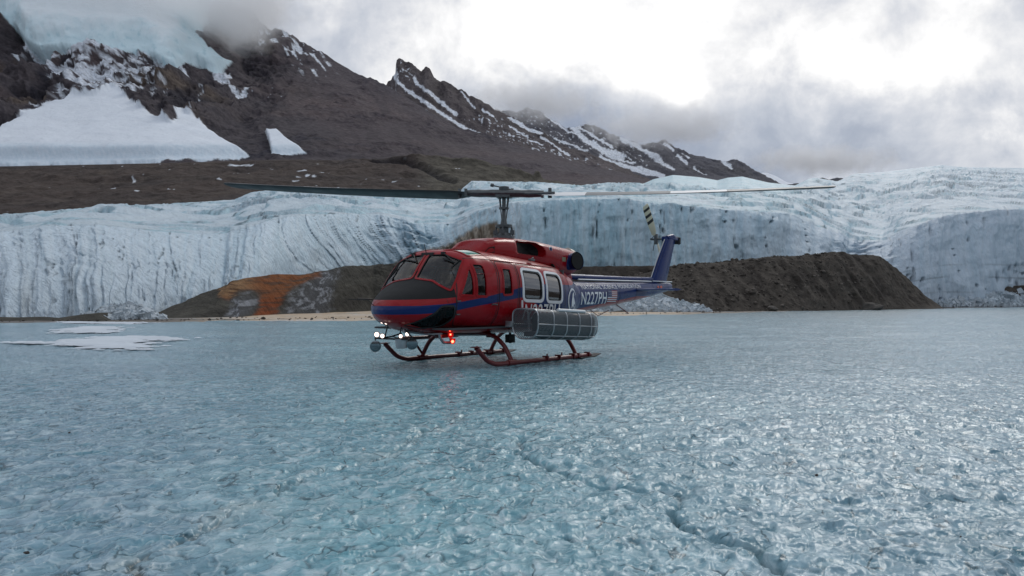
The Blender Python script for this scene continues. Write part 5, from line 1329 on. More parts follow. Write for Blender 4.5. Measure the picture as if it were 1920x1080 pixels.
for sgn in (1, -1):
    # intake pocket: a dish sinking inwards and backwards
    V = []; ring0 = dense(rounded([(0.30, 2.45), (-0.85, 2.42), (-0.85, 2.62), (-0.62, 2.76), (0.28, 2.76)], 0.12), 0.05); m_ = len(ring0); F = []
    cen = Vector((-0.35, 2.58))
    for j, (s_, dep) in enumerate(((1.04, -0.008), (0.97, 0.03), (0.84, 0.20), (0.66, 0.30), (0.40, 0.36), (0.01, 0.40))):
        for p in ring0:
            q = cen + (p - cen) * s_ + Vector((-0.18 * j / 5, 0)); x = q[0]
            p1, p2 = min(max(x, -2.9), 1.6), q[1]
            V.append((x, sgn * (side_y(CW, p1, p2, 0.5) - dep * (0.35 + 0.65 * (0.3 - x) / 1.15)), q[1]))
    for j in range(5):
        for i in range(m_): F.append((j * m_ + i, j * m_ + (i + 1) % m_, (j + 1) * m_ + (i + 1) % m_, (j + 1) * m_ + i))
    nf_ = 2 * m_; mb = MB(); mb.add(V, F[:nf_]); mb.build('intake_pocket', M_cowlp, cowl); mb = MB(); mb.add(V, F[nf_:]); mb.build('intake_shade', M_hollow, cowl)  # inner part of the dish coloured black in place of recess shade
    # forward scoop grille, badge and plates
    mb = MB(); mb.add([(1.38, sgn * (side_y(CW, 1.38, 2.42, 0.5) + 0.006), 2.40), (1.02, sgn * (side_y(CW, 1.02, 2.42, 0.5) + 0.006), 2.44), (1.02, sgn * (side_y(CW, 1.02, 2.58, 0.5) + 0.006), 2.58), (1.22, sgn * (side_y(CW, 1.22, 2.54, 0.5) + 0.006), 2.54)], [(0, 1, 2, 3)]); mb.build('intake_grille', M_hollow, cowl)
    mb = MB(); c_ = Vector((-1.12, sgn * (side_y(CW, -1.12, 2.62, 0.5) + 0.006), 2.62)); mb.ring_sweep([c_ - Vector((0, sgn * .02, 0)), c_ + Vector((0, sgn * .004, 0))], 0.062, 20); mb.build('round_badge', M_white, cowl)
    mb = MB(); mb.ring_sweep([c_, c_ + Vector((0, sgn * .008, 0))], 0.045, 20); mb.ring_sweep([c_, c_ + Vector((0, sgn * .012, 0))], 0.018, 8); mb.build('round_badge', M_blue, cowl)
    mb = MB()
    for bx, bw in ((-1.66, 0.16), (-1.86, 0.06)):
        mb.box((bx, sgn * (side_y(CW, bx, 2.40, 0.5) + 0.003), 2.40), (bw, 0.012, 0.11 if bw > .1 else 0.07))
    mb.build('data_plate', simple('brass_plate', (0.22, 0.20, 0.13), 0.5), cowl)
    # exhaust: flared stack leaving the rear quarter
    P_ = [Vector((-1.65, sgn * 0.30, 2.30)), Vector((-1.90, sgn * 0.42, 2.32)), Vector((-2.06, sgn * 0.56, 2.35)), Vector((-2.03, sgn * 0.76, 2.37))]
    mb = MB(); mb.ring_sweep(bez(P_, 5), list(np.linspace(0.17, 0.23, 16)), 28, cap=False); ex = mb.build('exhaust_fairing', M_blue, cowl)
    d_ = (P_[3] - P_[2]).normalized()
    mb = MB(); mb.ring_sweep([P_[3] + d_ * 0.004, P_[3] - d_ * 0.02, P_[3] - d_ * 0.16], [0.212, 0.205, 0.15], 28); mb.build('exhaust_mouth', M_hollow, ex)  # black plug stands in for the dark inside the stack
    mb = MB(); V_ = [P_[3] + d_ * .008]; 
    mb = MB()
    for k in range(6): mb.box((-1.25 + 0.02 * k, sgn * 0.60, 2.15 + 0.02 * k), (0.05, 0.06, 0.02))
    mb.build('louvre', M_hollow, cowl)
mb = MB(); mb.ring_sweep([(-2.72, 0, 2.60), (-2.95, 0, 2.585), (-3.12, 0, 2.56), (-3.2, 0, 2.54)], [0.17, 0.14, 0.085, 0.02], 20); mb.build('cowling_tail_cone', M_silver, cowl)
# aft deck fairing between cowling and boom, with its silver oil cooler grille
mb = MB(); mb.ring_sweep([(-1.2, 0, 2.1), (-1.9, 0, 2.08), (-2.5, 0, 2.00), (-2.75, 0, 1.93)], [0.62, 0.46, 0.26, 0.14], 28); mb.build('aft_fairing', M_red, heli)
# antennas and roof bits
mb = MB(); mb.ring_sweep([(2.62, -0.05, 2.38), (2.68, -0.05, 2.56)], [0.012, 0.005], 5); mb.build('roof_antenna', M_black, heli)
mb = MB(); mb.ring_sweep([(1.3, 0.05, 2.44), (1.2, 0.05, 2.62), (1.16, 0.05, 2.64)], [0.02, 0.014, 0.01], 6); mb.build('roof_antenna', M_black, heli)
mb = MB(); mb.box((0.25, 0.98, 2.29), (0.16, 0.09, 0.05)); mb.ring_sweep([(0.30, 0.98, 2.29), (0.18, 0.98, 2.35)], 0.02, 6); mb.build('hoist_fitting', M_steel, heli, bevel=0.01)

# ---- tail boom
bxs = np.linspace(-2.58, -8.82, 150)
BR = loft(BOOM, bxs, 72, 0.0)
bi = np.arange(BR.shape[0] * 72).reshape(BR.shape[0], 72); bn = np.roll(bi, -1, 1)
bq = np.stack([bi[:-1], bi[1:], bn[1:], bn[:-1]], -1).reshape(-1, 4).tolist() + [list(bi[-1])]
mb = MB(); mb.add(BR.reshape(-1, 3), bq); boom = mb.build('tail_boom', M_paint, heli)
mb = MB(); pts = [(-2.7, 0, 2.0), (-4, 0, 2.0), (-6, 0, 2.01), (-7.5, 0, 2.03)]; mb.ring_sweep(pts, 0.075, 14); cov = mb.build('drive_shaft_cover', M_blue, boom)
for x0_, x1_ in zip(np.linspace(-2.7, -7.5, 6)[:-1], np.linspace(-2.7, -7.5, 6)[1:]):
    mb = MB(); mb.ring_sweep([(x0_ - .01, 0, 2.058), (x1_ + .03, 0, 2.058 + .004)], 0.022, 8); mb.build('shaft_cover_panel', M_white, cov)
mb = MB(); mb.ring_sweep([(-7.3, 0.16, 1.98), (-8.7, 0.13, 1.98)], 0.014, 6); mb.ring_sweep([(-2.8, 0.30, 1.93), (-7.2, 0.17, 1.965)], 0.016, 6); mb.build('boom_rail', M_white, boom)
for x in (-3.7, -4.9, -6.0, -7.2):
    mb = MB(); zb, zt, hw, n = prof(BOOM, x); ph = np.linspace(-math.pi / 2, 1.5 * math.pi, 41)
    pts = [(x, 1.003 * hw * np.sign(math.cos(a)) * abs(math.cos(a)) ** (2 / n), (zb + zt) / 2 + 1.003 * (zt - zb) / 2 * np.sign(math.sin(a)) * abs(math.sin(a)) ** (2 / n)) for a in ph]
    mb.ring_sweep(pts, 0.004, 4, cap=False); mb.build('boom_seam', M_black, boom)
def wing(name, root, tip, c0, c1, th, mat, parent, sweep_axis='x', n=14):
    # aerofoil panel between two leading edges; chord runs aft (-x)
    def sec(c): return [(-c * t, s * th * c * 2.6 * (math.sqrt(t) * (1 - t) + 0.02 * (1 - t))) for s, t in [(1, k / n) for k in range(n + 1)] + [(-1, k / n) for k in range(n - 1, 0, -1)]]
    root, tip = Vector(root), Vector(tip); ax = (tip - root).normalized(); nv = ax.cross(Vector((1, 0, 0))).normalized()
    V = []; m = 2 * n; S_ = 8
    for j in range(S_ + 1):
        f = j / S_; c = c0 + (c1 - c0) * f; o_ = root.lerp(tip, f)
        for a, b_ in sec(c): V.append(o_ + Vector((a, 0, 0)) + nv * b_)
    F = [(j * m + k, j * m + (k + 1) % m, (j + 1) * m + (k + 1) % m, (j + 1) * m + k) for j in range(S_) for k in range(m)]
    F += [tuple(range(m))[::-1], tuple(S_ * m + k for k in range(m))]
    mb = MB(); mb.add(V, F); return mb.build(name, mat, parent)
fin = wing('tail_fin', (-7.50, 0, 1.95), (-8.55, 0, 3.37), 1.06, 0.68, 0.11, M_blue, heli)
mb = MB(); mb.ring_sweep([(-7.52, 0, 1.98), (-8.0, 0, 2.66), (-8.56, 0, 3.38)], [0.062, 0.055, 0.05], 10); mb.build('fin_leading_edge', M_blue, fin)
mb = MB(); mb.ring_sweep([(-7.44, 0, 2.0), (-7.92, 0, 2.68), (-8.44, 0, 3.34)], 0.014, 6); mb.build('fin_stripe', M_alu, fin)
mb = MB(); mb.box((-8.95, 0, 3.40), (0.70, 0.15, 0.10)); mb.ring_sweep([(-8.6, 0, 3.42), (-9.0, 0, 3.46), (-9.3, 0, 3.42)], [0.06, 0.09, 0.05], 10); mb.build('fin_cap', M_blue, fin, bevel=0.02)
mb = MB(); mb.ring_sweep([(-8.95, 0.0, 3.42), (-9.42, 0.0, 3.44)], 0.05, 10); mb.ring_sweep([(-9.36, 0.07, 3.40), (-9.36, 0.07, 3.22)], 0.03, 8); mb.box((-9.40, 0, 3.35), (0.06, 0.20, 0.22)); mb.build('tail_light', M_black, fin, bevel=0.01)
for sgn in (1, -1):
    e = wing('elevator', (-5.95, sgn * 0.20, 1.70), (-6.05, sgn * 1.42, 1.70), 0.78, 0.62, 0.06, M_blue, heli)
mb = MB(); mb.ring_sweep([tuple(p) for p in bez([(-8.1, 0, 1.62), (-8.7, 0, 1.50), (-9.2, 0, 1.42), (-9.45, 0, 1.30)])], 0.02, 8); mb.ring_sweep([(-7.4, 0, 1.52), (-8.7, 0, 1.50)], 0.012, 6); mb.build('tail_skid', M_alu, heli)
mb = MB(); mb.ring_sweep([(-5.3, 0, 1.27), (-5.55, 0.25, 1.02), (-5.6, 0.25, 1.0)], 0.014, 6); mb.ring_sweep([(-3.9, 0, 1.12), (-4.3, 0, 0.95), (-4.9, 0, 1.10)], 0.012, 6); mb.build('belly_antenna', M_redd, heli)

# tail rotor on the right-hand side of the fin
mb = MB(); mb.ring_sweep([(-8.93, -0.05, 3.40), (-8.93, -0.30, 3.40)], 0.09, 14); mb.build('tail_gearbox', M_blue, heli)
mb = MB(); mb.ring_sweep([(-8.93, -0.28, 3.40), (-8.93, -0.66, 3.40)], 0.032, 10); mb.box((-8.93, -0.55, 3.40), (0.10, 0.10, 0.34)); mb.box((-8.93, -0.66, 3.40), (0.34, 0.05, 0.06))
mb.ring_sweep([(-8.80, -0.66, 3.40), (-8.82, -0.55, 3.52)], 0.012, 6); mb.ring_sweep([(-9.06, -0.66, 3.40), (-9.04, -0.55, 3.28)], 0.012, 6); mb.ring_sweep([(-8.93, -0.60, 3.34), (-8.93, -0.66, 3.02)], 0.015, 6)
trh = mb.build('tail_rotor_hub', M_steel, heli, bevel=0.008)
ang = math.atan2(1.0, 0.72)
def tail_blade(sgn):
    d = Vector((math.cos(ang), 0, math.sin(ang))) * sgn; cdir = Vector((-math.sin(ang), 0.0, math.cos(ang)))
    cdir = (cdir * math.cos(0.25) + Vector((0, 1, 0)) * math.sin(0.25) * sgn).normalized(); nv = d.cross(cdir)
    c0 = Vector((-8.93, -0.55, 3.40)); segs = [(0.16, 0.10, 0), (0.24, 0.24, 0), (0.62, 0.31, 0), (0.63, 0.31, 1), (0.74, 0.31, 1), (0.75, 0.31, 0), (0.85, 0.31, 0), (0.86, 0.31, 1), (0.96, 0.31, 1), (0.97, 0.31, 0), (1.08, 0.31, 0), (1.09, 0.31, 1), (1.18, 0.31, 1), (1.19, 0.31, 0), (1.29, 0.25, 0)]
    n = 8; V = []; m = 2 * n
    prf = [(0.5 - t, s * 0.16 * (math.sqrt(t) * (1 - t) + 0.03)) for s, t in [(1, k / n) for k in range(n + 1)] + [(-1, k / n) for k in range(n - 1, 0, -1)]]
    for r, c, _ in segs:
        for a, b_ in prf: V.append(c0 + d * r + cdir * a * c + nv * b_ * c)
    F = [(j * m + k, j * m + (k + 1) % m, (j + 1) * m + (k + 1) % m, (j + 1) * m + k) for j in range(len(segs) - 1) for k in range(m)]
    mi = [1 if segs[j][2] and segs[j + 1][2] else 0 for j in range(len(segs) - 1) for k in range(m)]
    F += [tuple(range(m))[::-1], tuple((len(segs) - 1) * m + k for k in range(m))]; mi += [0, 0]
    mb = MB(); mb.add(V, F)
    me = bpy.data.meshes.new('tail_rotor_blade'); me.from_pydata(mb.v, [], mb.f); me.materials.append(M_yellow); me.materials.append(M_black)
    me.polygons.foreach_set('material_index', mi); me.polygons.foreach_set('use_smooth', [True] * len(F)); me.set_sharp_from_angle(angle=math.radians(40))
    o = bpy.data.objects.new('tail_rotor_blade', me); coll.objects.link(o); o.parent = heli
tail_blade(1); tail_blade(-1)

# ---- mast, head and main rotor
mb = MB(); mb.ring_sweep([(0, 0, 2.70), (0, 0, 2.90), (0, 0, 2.91), (0, 0, 2.97)], [0.27, 0.25, 0.17, 0.15], 20); mb.ring_sweep([(0.0, 0, 2.95), (0, 0, 3.14)], 0.11, 16)
for a in range(4):
    an = a * math.pi / 2 + 0.5; mb.ring_sweep([(0.22 * math.cos(an), 0.22 * math.sin(an), 2.84), (0.17 * math.cos(an), 0.17 * math.sin(an), 3.16)], 0.022, 6)
    mb.box((0.2 * math.cos(an), 0.2 * math.sin(an), 2.98), (0.10, 0.08, 0.10), rz=an)
mb.ring_sweep([(0, 0, 3.10), (0, 0, 3.16)], 0.20, 20); mb.build('swashplate', M_steel, heli)
mb = MB(); mb.ring_sweep([(0, 0, 2.8), (0, 0, 3.14), (0, 0, 3.16), (0, 0, 3.30), (0, 0, 3.34), (0, 0, 4.0)], [0.065, 0.065, 0.085, 0.06, 0.046, 0.046], 16); mb.build('mast', M_steel, heli)
mb = MB(); mb.ring_sweep([(0, 0, 3.53), (0, 0, 3.57)], 0.12, 16); mb.ring_sweep([(0, 0, 3.80), (0, 0, 3.98), (0, 0, 4.06), (0, 0, 4.07)], [0.085, 0.12, 0.12, 0.06], 16); mb.build('rotor_head', M_steel, heli)
RA = math.radians(-12.7) - HEAD
rd = Vector((math.cos(RA), math.sin(RA), 0)); rp = Vector((-math.sin(RA), math.cos(RA), 0))
# pitch links
for s in (1, -1):
    mb = MB(); mb.ring_sweep([rp * (0.13 * s) + Vector((0, 0, 3.12)), rp * (0.10 * s) + rd * 0.06 * s + Vector((0, 0, 3.55)), rp * (0.10 * s) + rd * 0.10 * s + Vector((0, 0, 3.86))], 0.014, 6)
    mb.ring_sweep([rd * (0.07 * s) + Vector((0, 0, 3.55)), rd * (0.09 * s) + Vector((0, 0, 3.82))], 0.014, 6); mb.build('pitch_link', M_steel, heli)
mb = MB(); mb.ring_sweep([rd * -0.06 + Vector((0, 0, 4.05)), rd * -0.27 + Vector((0, 0, 4.10))], 0.016, 6); mb.ring_sweep([rd * -0.25 + Vector((0, 0, 4.10)), rd * -0.32 + Vector((0, 0, 4.115))], 0.042, 10)
mb.ring_sweep([rd * 0.06 + Vector((0, 0, 4.02)), rd * 0.18 + Vector((0, 0, 3.99))], 0.014, 6); mb.ring_sweep([rd * 0.17 + Vector((0, 0, 3.99)), rd * 0.23 + Vector((0, 0, 3.985))], 0.034, 10); mb.build('stabiliser_weights', M_steel, heli)
def rz_(r): return 3.90 - 0.036 * r + 0.0036 * r * r if r > 0 else 3.90 - 0.036 * r + 0.0036 * r * r
mb = MB(); mb.ring_sweep([rd * -0.80 + Vector((0, 0, rz_(-0.8))), rd * -0.3 + Vector((0, 0, rz_(-.3))), rd * 0.3 + Vector((0, 0, rz_(.3))), rd * 0.80 + Vector((0, 0, rz_(.8)))], [0.12, 0.17, 0.17, 0.12], 12, flat=0.55)
mb.box(Vector((0, 0, 3.87)), (0.34, 0.30, 0.14), rz=RA); mb.build('rotor_yoke', M_steel, heli, bevel=0.0)
def main_blade(s):
    grip = MB()
    grip.ring_sweep([rd * (s * 0.38) + Vector((0, 0, rz_(s * .38))), rd * (s * 0.6) + Vector((0, 0, rz_(s * .6))), rd * (s * 0.95) + Vector((0, 0, rz_(s * .95)))], [0.11, 0.125, 0.10], 12, flat=0.75)
    grip.ring_sweep([rd * (s * 0.9) + rp * 0.12 * s + Vector((0, 0, rz_(s * .9) - 0.08)), rd * (s * 0.9) + rp * 0.12 * s + Vector((0, 0, rz_(s * .9) + 0.09))], 0.035, 8)
    grip.ring_sweep([rd * (s * 1.12) - rp * 0.10 * s + Vector((0, 0, rz_(s * 1.1) - 0.11)), rd * (s * 1.12) - rp * 0.10 * s + Vector((0, 0, rz_(s * 1.1) + 0.12))], [0.05, 0.04], 8)
    grip.ring_sweep([rd * (s * 0.55) - rp * 0.22 * s + Vector((0, 0, rz_(s * .55) - 0.03)), rd * (s * 1.25) - rp * 0.18 * s + Vector((0, 0, rz_(s * 1.2)))], 0.028, 8)
    n = 10; m = 2 * n
    prf = [(0.28 - t, sg * 0.145 * 2 * (math.sqrt(t) * (1 - t) * 0.8 + 0.008)) for sg, t in [(1, k / n) for k in range(n + 1)] + [(-1, k / n) for k in range(n - 1, 0, -1)]]
    segs = []
    for r in np.concatenate([[0.85, 0.95, 1.1, 1.3], np.linspace(1.45, 7.15, 34), [7.25, 7.32]]):
        c = 0.60; 
        if r < 1.3: c = 0.30 + (r - 0.85) / 0.45 * 0.30
        if r > 7.2: c = 0.60 - (r - 7.2) * 1.2
        segs.append((float(r), c))
    V = []
    # counter-clockwise rotor: the leading edge of each blade points along +rp*s
    for r, c in segs:
        th_ = math.radians(15.5 - 9.5 * r / 7.3)
        cd = rp * s * math.cos(th_) + Vector((0, 0, 1)) * math.sin(th_)
        nv = Vector((0, 0, 1)) * math.cos(th_) - rp * s * math.sin(th_)
        tk = 1.0 if r > 1.3 else 0.75
        for a, b_ in prf: V.append(rd * (s * r) + Vector((0, 0, rz_(s * r))) + cd * a * c + nv * b_ * c * 0.55 * tk)
    F = []; mi = []
    for j in range(len(segs) - 1):
        rm = (segs[j][0] + segs[j + 1][0]) / 2
        for k in range(m):
            F.append((j * m + k, j * m + (k + 1) % m, (j + 1) * m + (k + 1) % m, (j + 1) * m + k))
            top = k < n
            if top: mi.append(2 if (0.9 < rm < 1.95 or 3.95 < rm < 5.15) else 1)
            else: mi.append(0)
    F += [tuple(range(m))[::-1], tuple((len(segs) - 1) * m + k for k in range(m))]; mi += [0, 0]
    me = bpy.data.meshes.new('rotor_blade'); me.from_pydata([tuple(p) for p in V], [], F)
    for mt in (M_bladeu, M_grey, M_white): me.materials.append(mt)
    me.polygons.foreach_set('material_index', mi); me.polygons.foreach_set('use_smooth', [True] * len(F)); me.set_sharp_from_angle(angle=math.radians(40))
    o = bpy.data.objects.new('rotor_blade', me); coll.objects.link(o); o.parent = heli
    grip.build('blade_grip', M_steel, o)
main_blade(1); main_blade(-1)

# ---- landing gear
def skid(sgn):
    y = sgn * 1.30
    pts = bez([(2.60, y, 0.42), (2.42, y, 0.27), (2.22, y, 0.13), (1.95, y, 0.055), (1.7, y, 0.05)], 6) + [Vector((0.5, y, 0.05)), Vector((-1.2, y, 0.05)), Vector((-1.75, y, 0.055))]
    mb = MB(); mb.ring_sweep(pts, 0.05, 12); o = mb.build('skid', M_redd, heli)
    mb = MB(); mb.box((2.61, y, 0.435), (0.20, 0.13, 0.02)); mb.build('skid_cap', M_redd, o, bevel=0.004)
    # shoes, clamps and steel board at the back
    mb = MB(); mb.box((-1.45, y, 0.012), (0.62, 0.26, 0.022)); mb.add([(-1.74, y - .13, .0), (-1.74, y + .13, .0), (-2.12, y + .10, .06), (-2.12, y - .10, .06), (-1.74, y - .13, .024), (-1.74, y + .13, .024), (-2.12, y + .10, .075), (-2.12, y - .10, .075)], [(0, 1, 2, 3), (4, 7, 6, 5), (0, 3, 7, 4), (1, 5, 6, 2), (0, 4, 5, 1), (3, 2, 6, 7)])
    mb.build('snow_shoe', M_black, o)
    mb = MB()
    for x in (-0.95, -1.15, -1.62, -0.35, 0.15): mb.box((x, y, 0.08), (0.05, 0.15, 0.10))
    for x in (-0.55, 0.05): mb.ring_sweep([(x, y - sgn * .03, 0.09), (x, y - sgn * .03, 0.17)], 0.018, 6)
    mb.build('skid_clamp', M_redd, o, bevel=0.006)
    # saddle fittings
    for x in (1.42, -1.12):
        mb = MB(); mb.ring_sweep([(x - .14, y, .055), (x + .14, y, .055)], 0.066, 10); mb.build('skid_saddle', M_redd, o)
skid(1); skid(-1)
for x in (1.42, -1.12):
    mb = MB(); half = [(x, 1.30, 0.07), (x, 1.22, 0.22), (x, 1.08, 0.42), (x, 0.85, 0.585), (x, 0.55, 0.66), (x, 0.2, 0.68)]
    pts = bez(half + [(a, -b_, c) for a, b_, c in half[::-1]], 6); mb.ring_sweep(pts, 0.048, 12); mb.build('cross_tube', M_redd, heli)
for sgn in (-1,):
    mb = MB(); mb.ring_sweep([(2.22, sgn * 1.28, 0.52), (2.17, sgn * 1.28, 0.52), (1.4, sgn * 1.28, 0.52), (0.2, sgn * 1.28, 0.53)], [0.03, 0.045, 0.045, 0.045], 10)
    mb.ring_sweep([(1.75, sgn * 1.28, 0.48), (1.58, sgn * 1.28, 0.30), (1.45, sgn * 1.28, 0.16)], 0.03, 6); mb.ring_sweep([(0.6, sgn * 1.28, 0.53), (0.6, sgn * 0.9, 0.66)], 0.025, 6); mb.build('boarding_step', M_redd, heli)

# ---- belly and nose equipment
mb = MB(); mb.ring_sweep([(3.58, 0.42, 0.60), (3.58, -0.58, 0.60)], 0.018, 8)
mb.ring_sweep([(3.58, 0.42, 0.60), (3.2, 0.42, 0.62), (2.9, 0.42, 0.68)], 0.016, 8); mb.ring_sweep([(3.58, -0.5, 0.60), (3.2, -0.5, 0.62), (2.9, -0.5, 0.68)], 0.016, 8)
mb.ring_sweep([(3.58, 0.1, 0.60), (3.5, 0.1, 0.84)], 0.014, 6); mb.ring_sweep([(3.58, -0.3, 0.60), (3.55, -0.25, 0.84)], 0.014, 6); mb.ring_sweep([(3.5, 0.42, 0.62), (3.6, 0.3, 0.80)], 0.014, 6)
mb.ring_sweep([(3.58, -0.1, 0.60), (3.2, 0.42, 0.63)], 0.012, 6); mb.ring_sweep([(3.58, 0.2, 0.60), (3.2, -0.5, 0.63)], 0.012, 6); mb.build('lamp_rack', M_black, heli)
def lamp(x, y, z, r, face=(0.86, 0.5, -0.05)):
    f = Vector(face).normalized(); c = Vector((x, y, z))
    mb = MB(); mb.ring_sweep([c - f * r * 1.3, c - f * r * 0.9, c - f * 0.01, c + f * 0.006], [r * 0.35, r * 0.95, r * 1.22, r * 1.22], 16, cap=True); o = mb.build('landing_lamp', M_black, heli)
    mb = MB(); mb.ring_sweep([c + f * 0.008, c + f * 0.016], [r, r * 0.75], 16); mb.build('lamp_lens', M_lampw, o, label='lit white lens')
lamp(3.64, -0.46, 0.68, 0.050); lamp(3.64, -0.30, 0.655, 0.042); lamp(3.56, 0.14, 0.66, 0.036); lamp(3.50, 0.26, 0.70, 0.038)
for y_, z_ in ((-0.30, 0.93), (-0.16, 0.915)):
    h, n_ = project('front', abs(y_), z_, -1)
    if h is not None:
        c = h + n_ * 0.005
        mb = MB(); mb.ring_sweep([c - n_ * 0.03, c + n_ * 0.006], 0.034, 14); o = mb.build('nose_lamp', M_black, heli); mb = MB(); mb.ring_sweep([c + n_ * 0.007, c + n_ * 0.013], [0.024, 0.018], 12); mb.build('lamp_lens', M_lampw, o, label='lit white lens')
def mirror(x, y, z, r):
    f = Vector((0.5, 0.75, -0.1)).normalized(); c = Vector((x, y, z))
    mb = MB(); mb.ring_sweep([c - f * 0.03, c - f * 0.012, c], [r * 0.6, r * 0.96, r], 22); o = mb.build('cargo_mirror', simple('mirror_back', (0.22, 0.24, 0.25), 0.4, metal=0.6), heli)
    mb = MB(); mb.ring_sweep([c + f * 0.001, c + f * 0.004], [r * 0.95, r * 0.9], 22); mb.build('mirror_glass', simple('mirror_face', (0.22, 0.25, 0.27), 0.08, metal=1.0), o)
    mb = MB(); mb.ring_sweep([c + Vector((0, 0, r * 0.5)) - f * 0.03, c + Vector((0, 0, r * 1.35)) - f * 0.03], 0.012, 6); mb.build('mirror_arm', M_black, o)
mirror(3.64, -0.50, 0.44, 0.118); mirror(3.38, 0.28, 0.50, 0.118)
mb = MB(); mb.ring_sweep([(3.50, 0.10, 0.60), (3.50, 0.10, 0.42)], [0.13, 0.11], 18); o = mb.build('search_lamp_housing', M_alu, heli); mb = MB(); mb.ring_sweep([(3.50, 0.10, 0.419), (3.50, 0.10, 0.412)], [0.10, 0.09], 18); mb.build('lamp_glass', M_black, o)
# red beacons below the belly and a bracket
mb = MB(); mb.ring_sweep([(2.72, 0.42, 0.70), (2.70, 0.42, 0.60), (2.60, 0.42, 0.50), (2.40, 0.42, 0.49)], 0.03, 8); mb.box((2.85, 0.42, 0.69), (0.3, 0.12, 0.03)); mb.build('beacon_bracket', M_alu, heli)
for (x, y, z, big) in ((2.40, 0.50, 0.52, 1), (2.42, 0.46, 0.635, 0)):
    mb = MB(); mb.ring_sweep([(x, y, z + 0.06), (x, y, z + 0.02), (x, y, z - 0.02), (x, y, z - 0.055)], [0.055, 0.058, 0.052, 0.02], 14); bo = mb.build('beacon', M_lampr2, heli, label='glowing red beacon')
    mb = MB(); mb.ring_sweep([(x + .045, y + .035, z + (0.03 if not big else 0.0)), (x + .058, y + .045, z + (0.028 if not big else 0.0))], 0.030 if big else 0.018, 12); mb.build('beacon_bulb', M_lampr, bo)
mb = MB(); mb.box((2.52, 0.30, 0.63), (0.3, 0.12, 0.08)); mb.build('beacon_housing', M_redd, heli, bevel=0.015)
mb = MB(); mb.ring_sweep([(1.2, 0.5, 0.66), (1.2, 0.5, 0.56)], 0.06, 8); mb.box((0.75, 0.75, 0.55), (0.22, 0.12, 0.14)); mb.ring_sweep([(0.75, 0.75, 0.66), (0.75, 0.75, 0.42)], 0.03, 8); mb.box((0.75, 0.75, 0.46), (0.12, 0.2, 0.05)); mb.build('cargo_hook', M_black, heli, bevel=0.01)
mb = MB(); mb.ring_sweep([(3.5, 0.15, 0.76), (2.6, 0.2, 0.66), (1.6, 0.2, 0.63), (0.6, 0.2, 0.60)], 0.03, 8); mb.ring_sweep([(2.6, -0.5, 0.70), (1.4, -0.5, 0.64), (0.2, -0.5, 0.62)], 0.028, 8); mb.build('belly_pipe', M_alu, heli)
mb = MB(); mb.ring_sweep([(3.60, -0.05, 0.93), (3.85, -0.50, 1.38), (4.1, -0.8, 1.40)], 0.008, 5); mb.ring_sweep([(3.80, -0.42, 1.40), (4.2, -0.42, 1.41)], [0.014, 0.010], 6); mb.build('pitot_tube', M_black, heli)
mb = MB(); mb.ring_sweep([(2.0, 0.05, 0.62), (1.97, 0.05, 0.42)], [0.01, 0.005], 5); mb.build('belly_antenna', M_black, heli)

# ---- cargo basket on the left side
bk0, bk1, by0, by1 = 1.47, -0.98, 1.36, 2.02
def bsec(f, shrink=0.0):
    # oval cross-section; slopes down slightly towards the back
    zt = 1.20 - 0.12 * f; zb = 0.57 - 0.11 * f; zc, hh = (zt + zb) / 2, (zt - zb) / 2 - shrink; yc, hw = (by0 + by1) / 2, (by1 - by0) / 2 - shrink
    out = []
    for k in range(32):
        a = 2 * math.pi * k / 32; c, s_ = math.cos(a), math.sin(a); n = 5.0 if s_ > 0 else 2.5
        out.append((yc + hw * np.sign(c) * abs(c) ** (2 / n), zc + hh * np.sign(s_) * abs(s_) ** (2 / n)))
    return out
def mesh_mat():
    m = bpy.data.materials.new('wire_mesh'); m.use_nodes = True; n = m.node_tree.nodes; l = m.node_tree.links
    b = n['Principled BSDF']; b.inputs['Base Color'].default_value = (0.17, 0.19, 0.205, 1); b.inputs['Metallic'].default_value = 0.6; b.inputs['Roughness'].default_value = 0.45
    t = n.new('ShaderNodeTexCoord'); s = n.new('ShaderNodeSeparateXYZ'); l.new(t.outputs['Object'], s.inputs[0])
    def mth(op, a, b_=None):
        q = n.new('ShaderNodeMath'); q.operation = op
        for i, x in enumerate((a, b_)):
            if x is None: continue
            if isinstance(x, (int, float)): q.inputs[i].default_value = x
            else: l.new(x, q.inputs[i])
        return q.outputs[0]
    # diamond lattice cut from the sheet (expanded metal, 32 mm pitch)
    a = mth('ADD', mth('MULTIPLY', s.outputs[0], 1.0), mth('MULTIPLY', s.outputs[1], 0.9)); bb = s.outputs[2]
    p = 0.024
    u1 = mth('PINGPONG', mth('ADD', a, bb), p); u2 = mth('PINGPONG', mth('SUBTRACT', a, bb), p)
    w = mth('MAXIMUM', mth('LESS_THAN', u1, 0.0062), mth('LESS_THAN', u2, 0.0062))
    l.new(w, b.inputs['Alpha'])
    return m
M_mesh = mesh_mat()
basket = None
secs = [bsec(f, sh) for f, sh in ((0.0, 0.0), (0.02, 0.0), (0.5, 0), (0.97, 0), (1.0, 0.05))]
xsb = [bk0, bk0 - 0.04, (bk0 + bk1) / 2, bk1 + 0.10, bk1]
V = []; F = []
for x, sc in zip(xsb, secs): V += [(x, y, z) for y, z in sc]
for j in range(4):
    for k in range(32): F.append((j * 32 + k, j * 32 + (k + 1) % 32, (j + 1) * 32 + (k + 1) % 32, (j + 1) * 32 + k))
F += [tuple(range(32))[::-1], tuple(4 * 32 + k for k in range(32))]
mb = MB(); mb.add(V, F); basket = mb.build('cargo_basket', M_mesh, heli, label='silver wire mesh cargo basket')
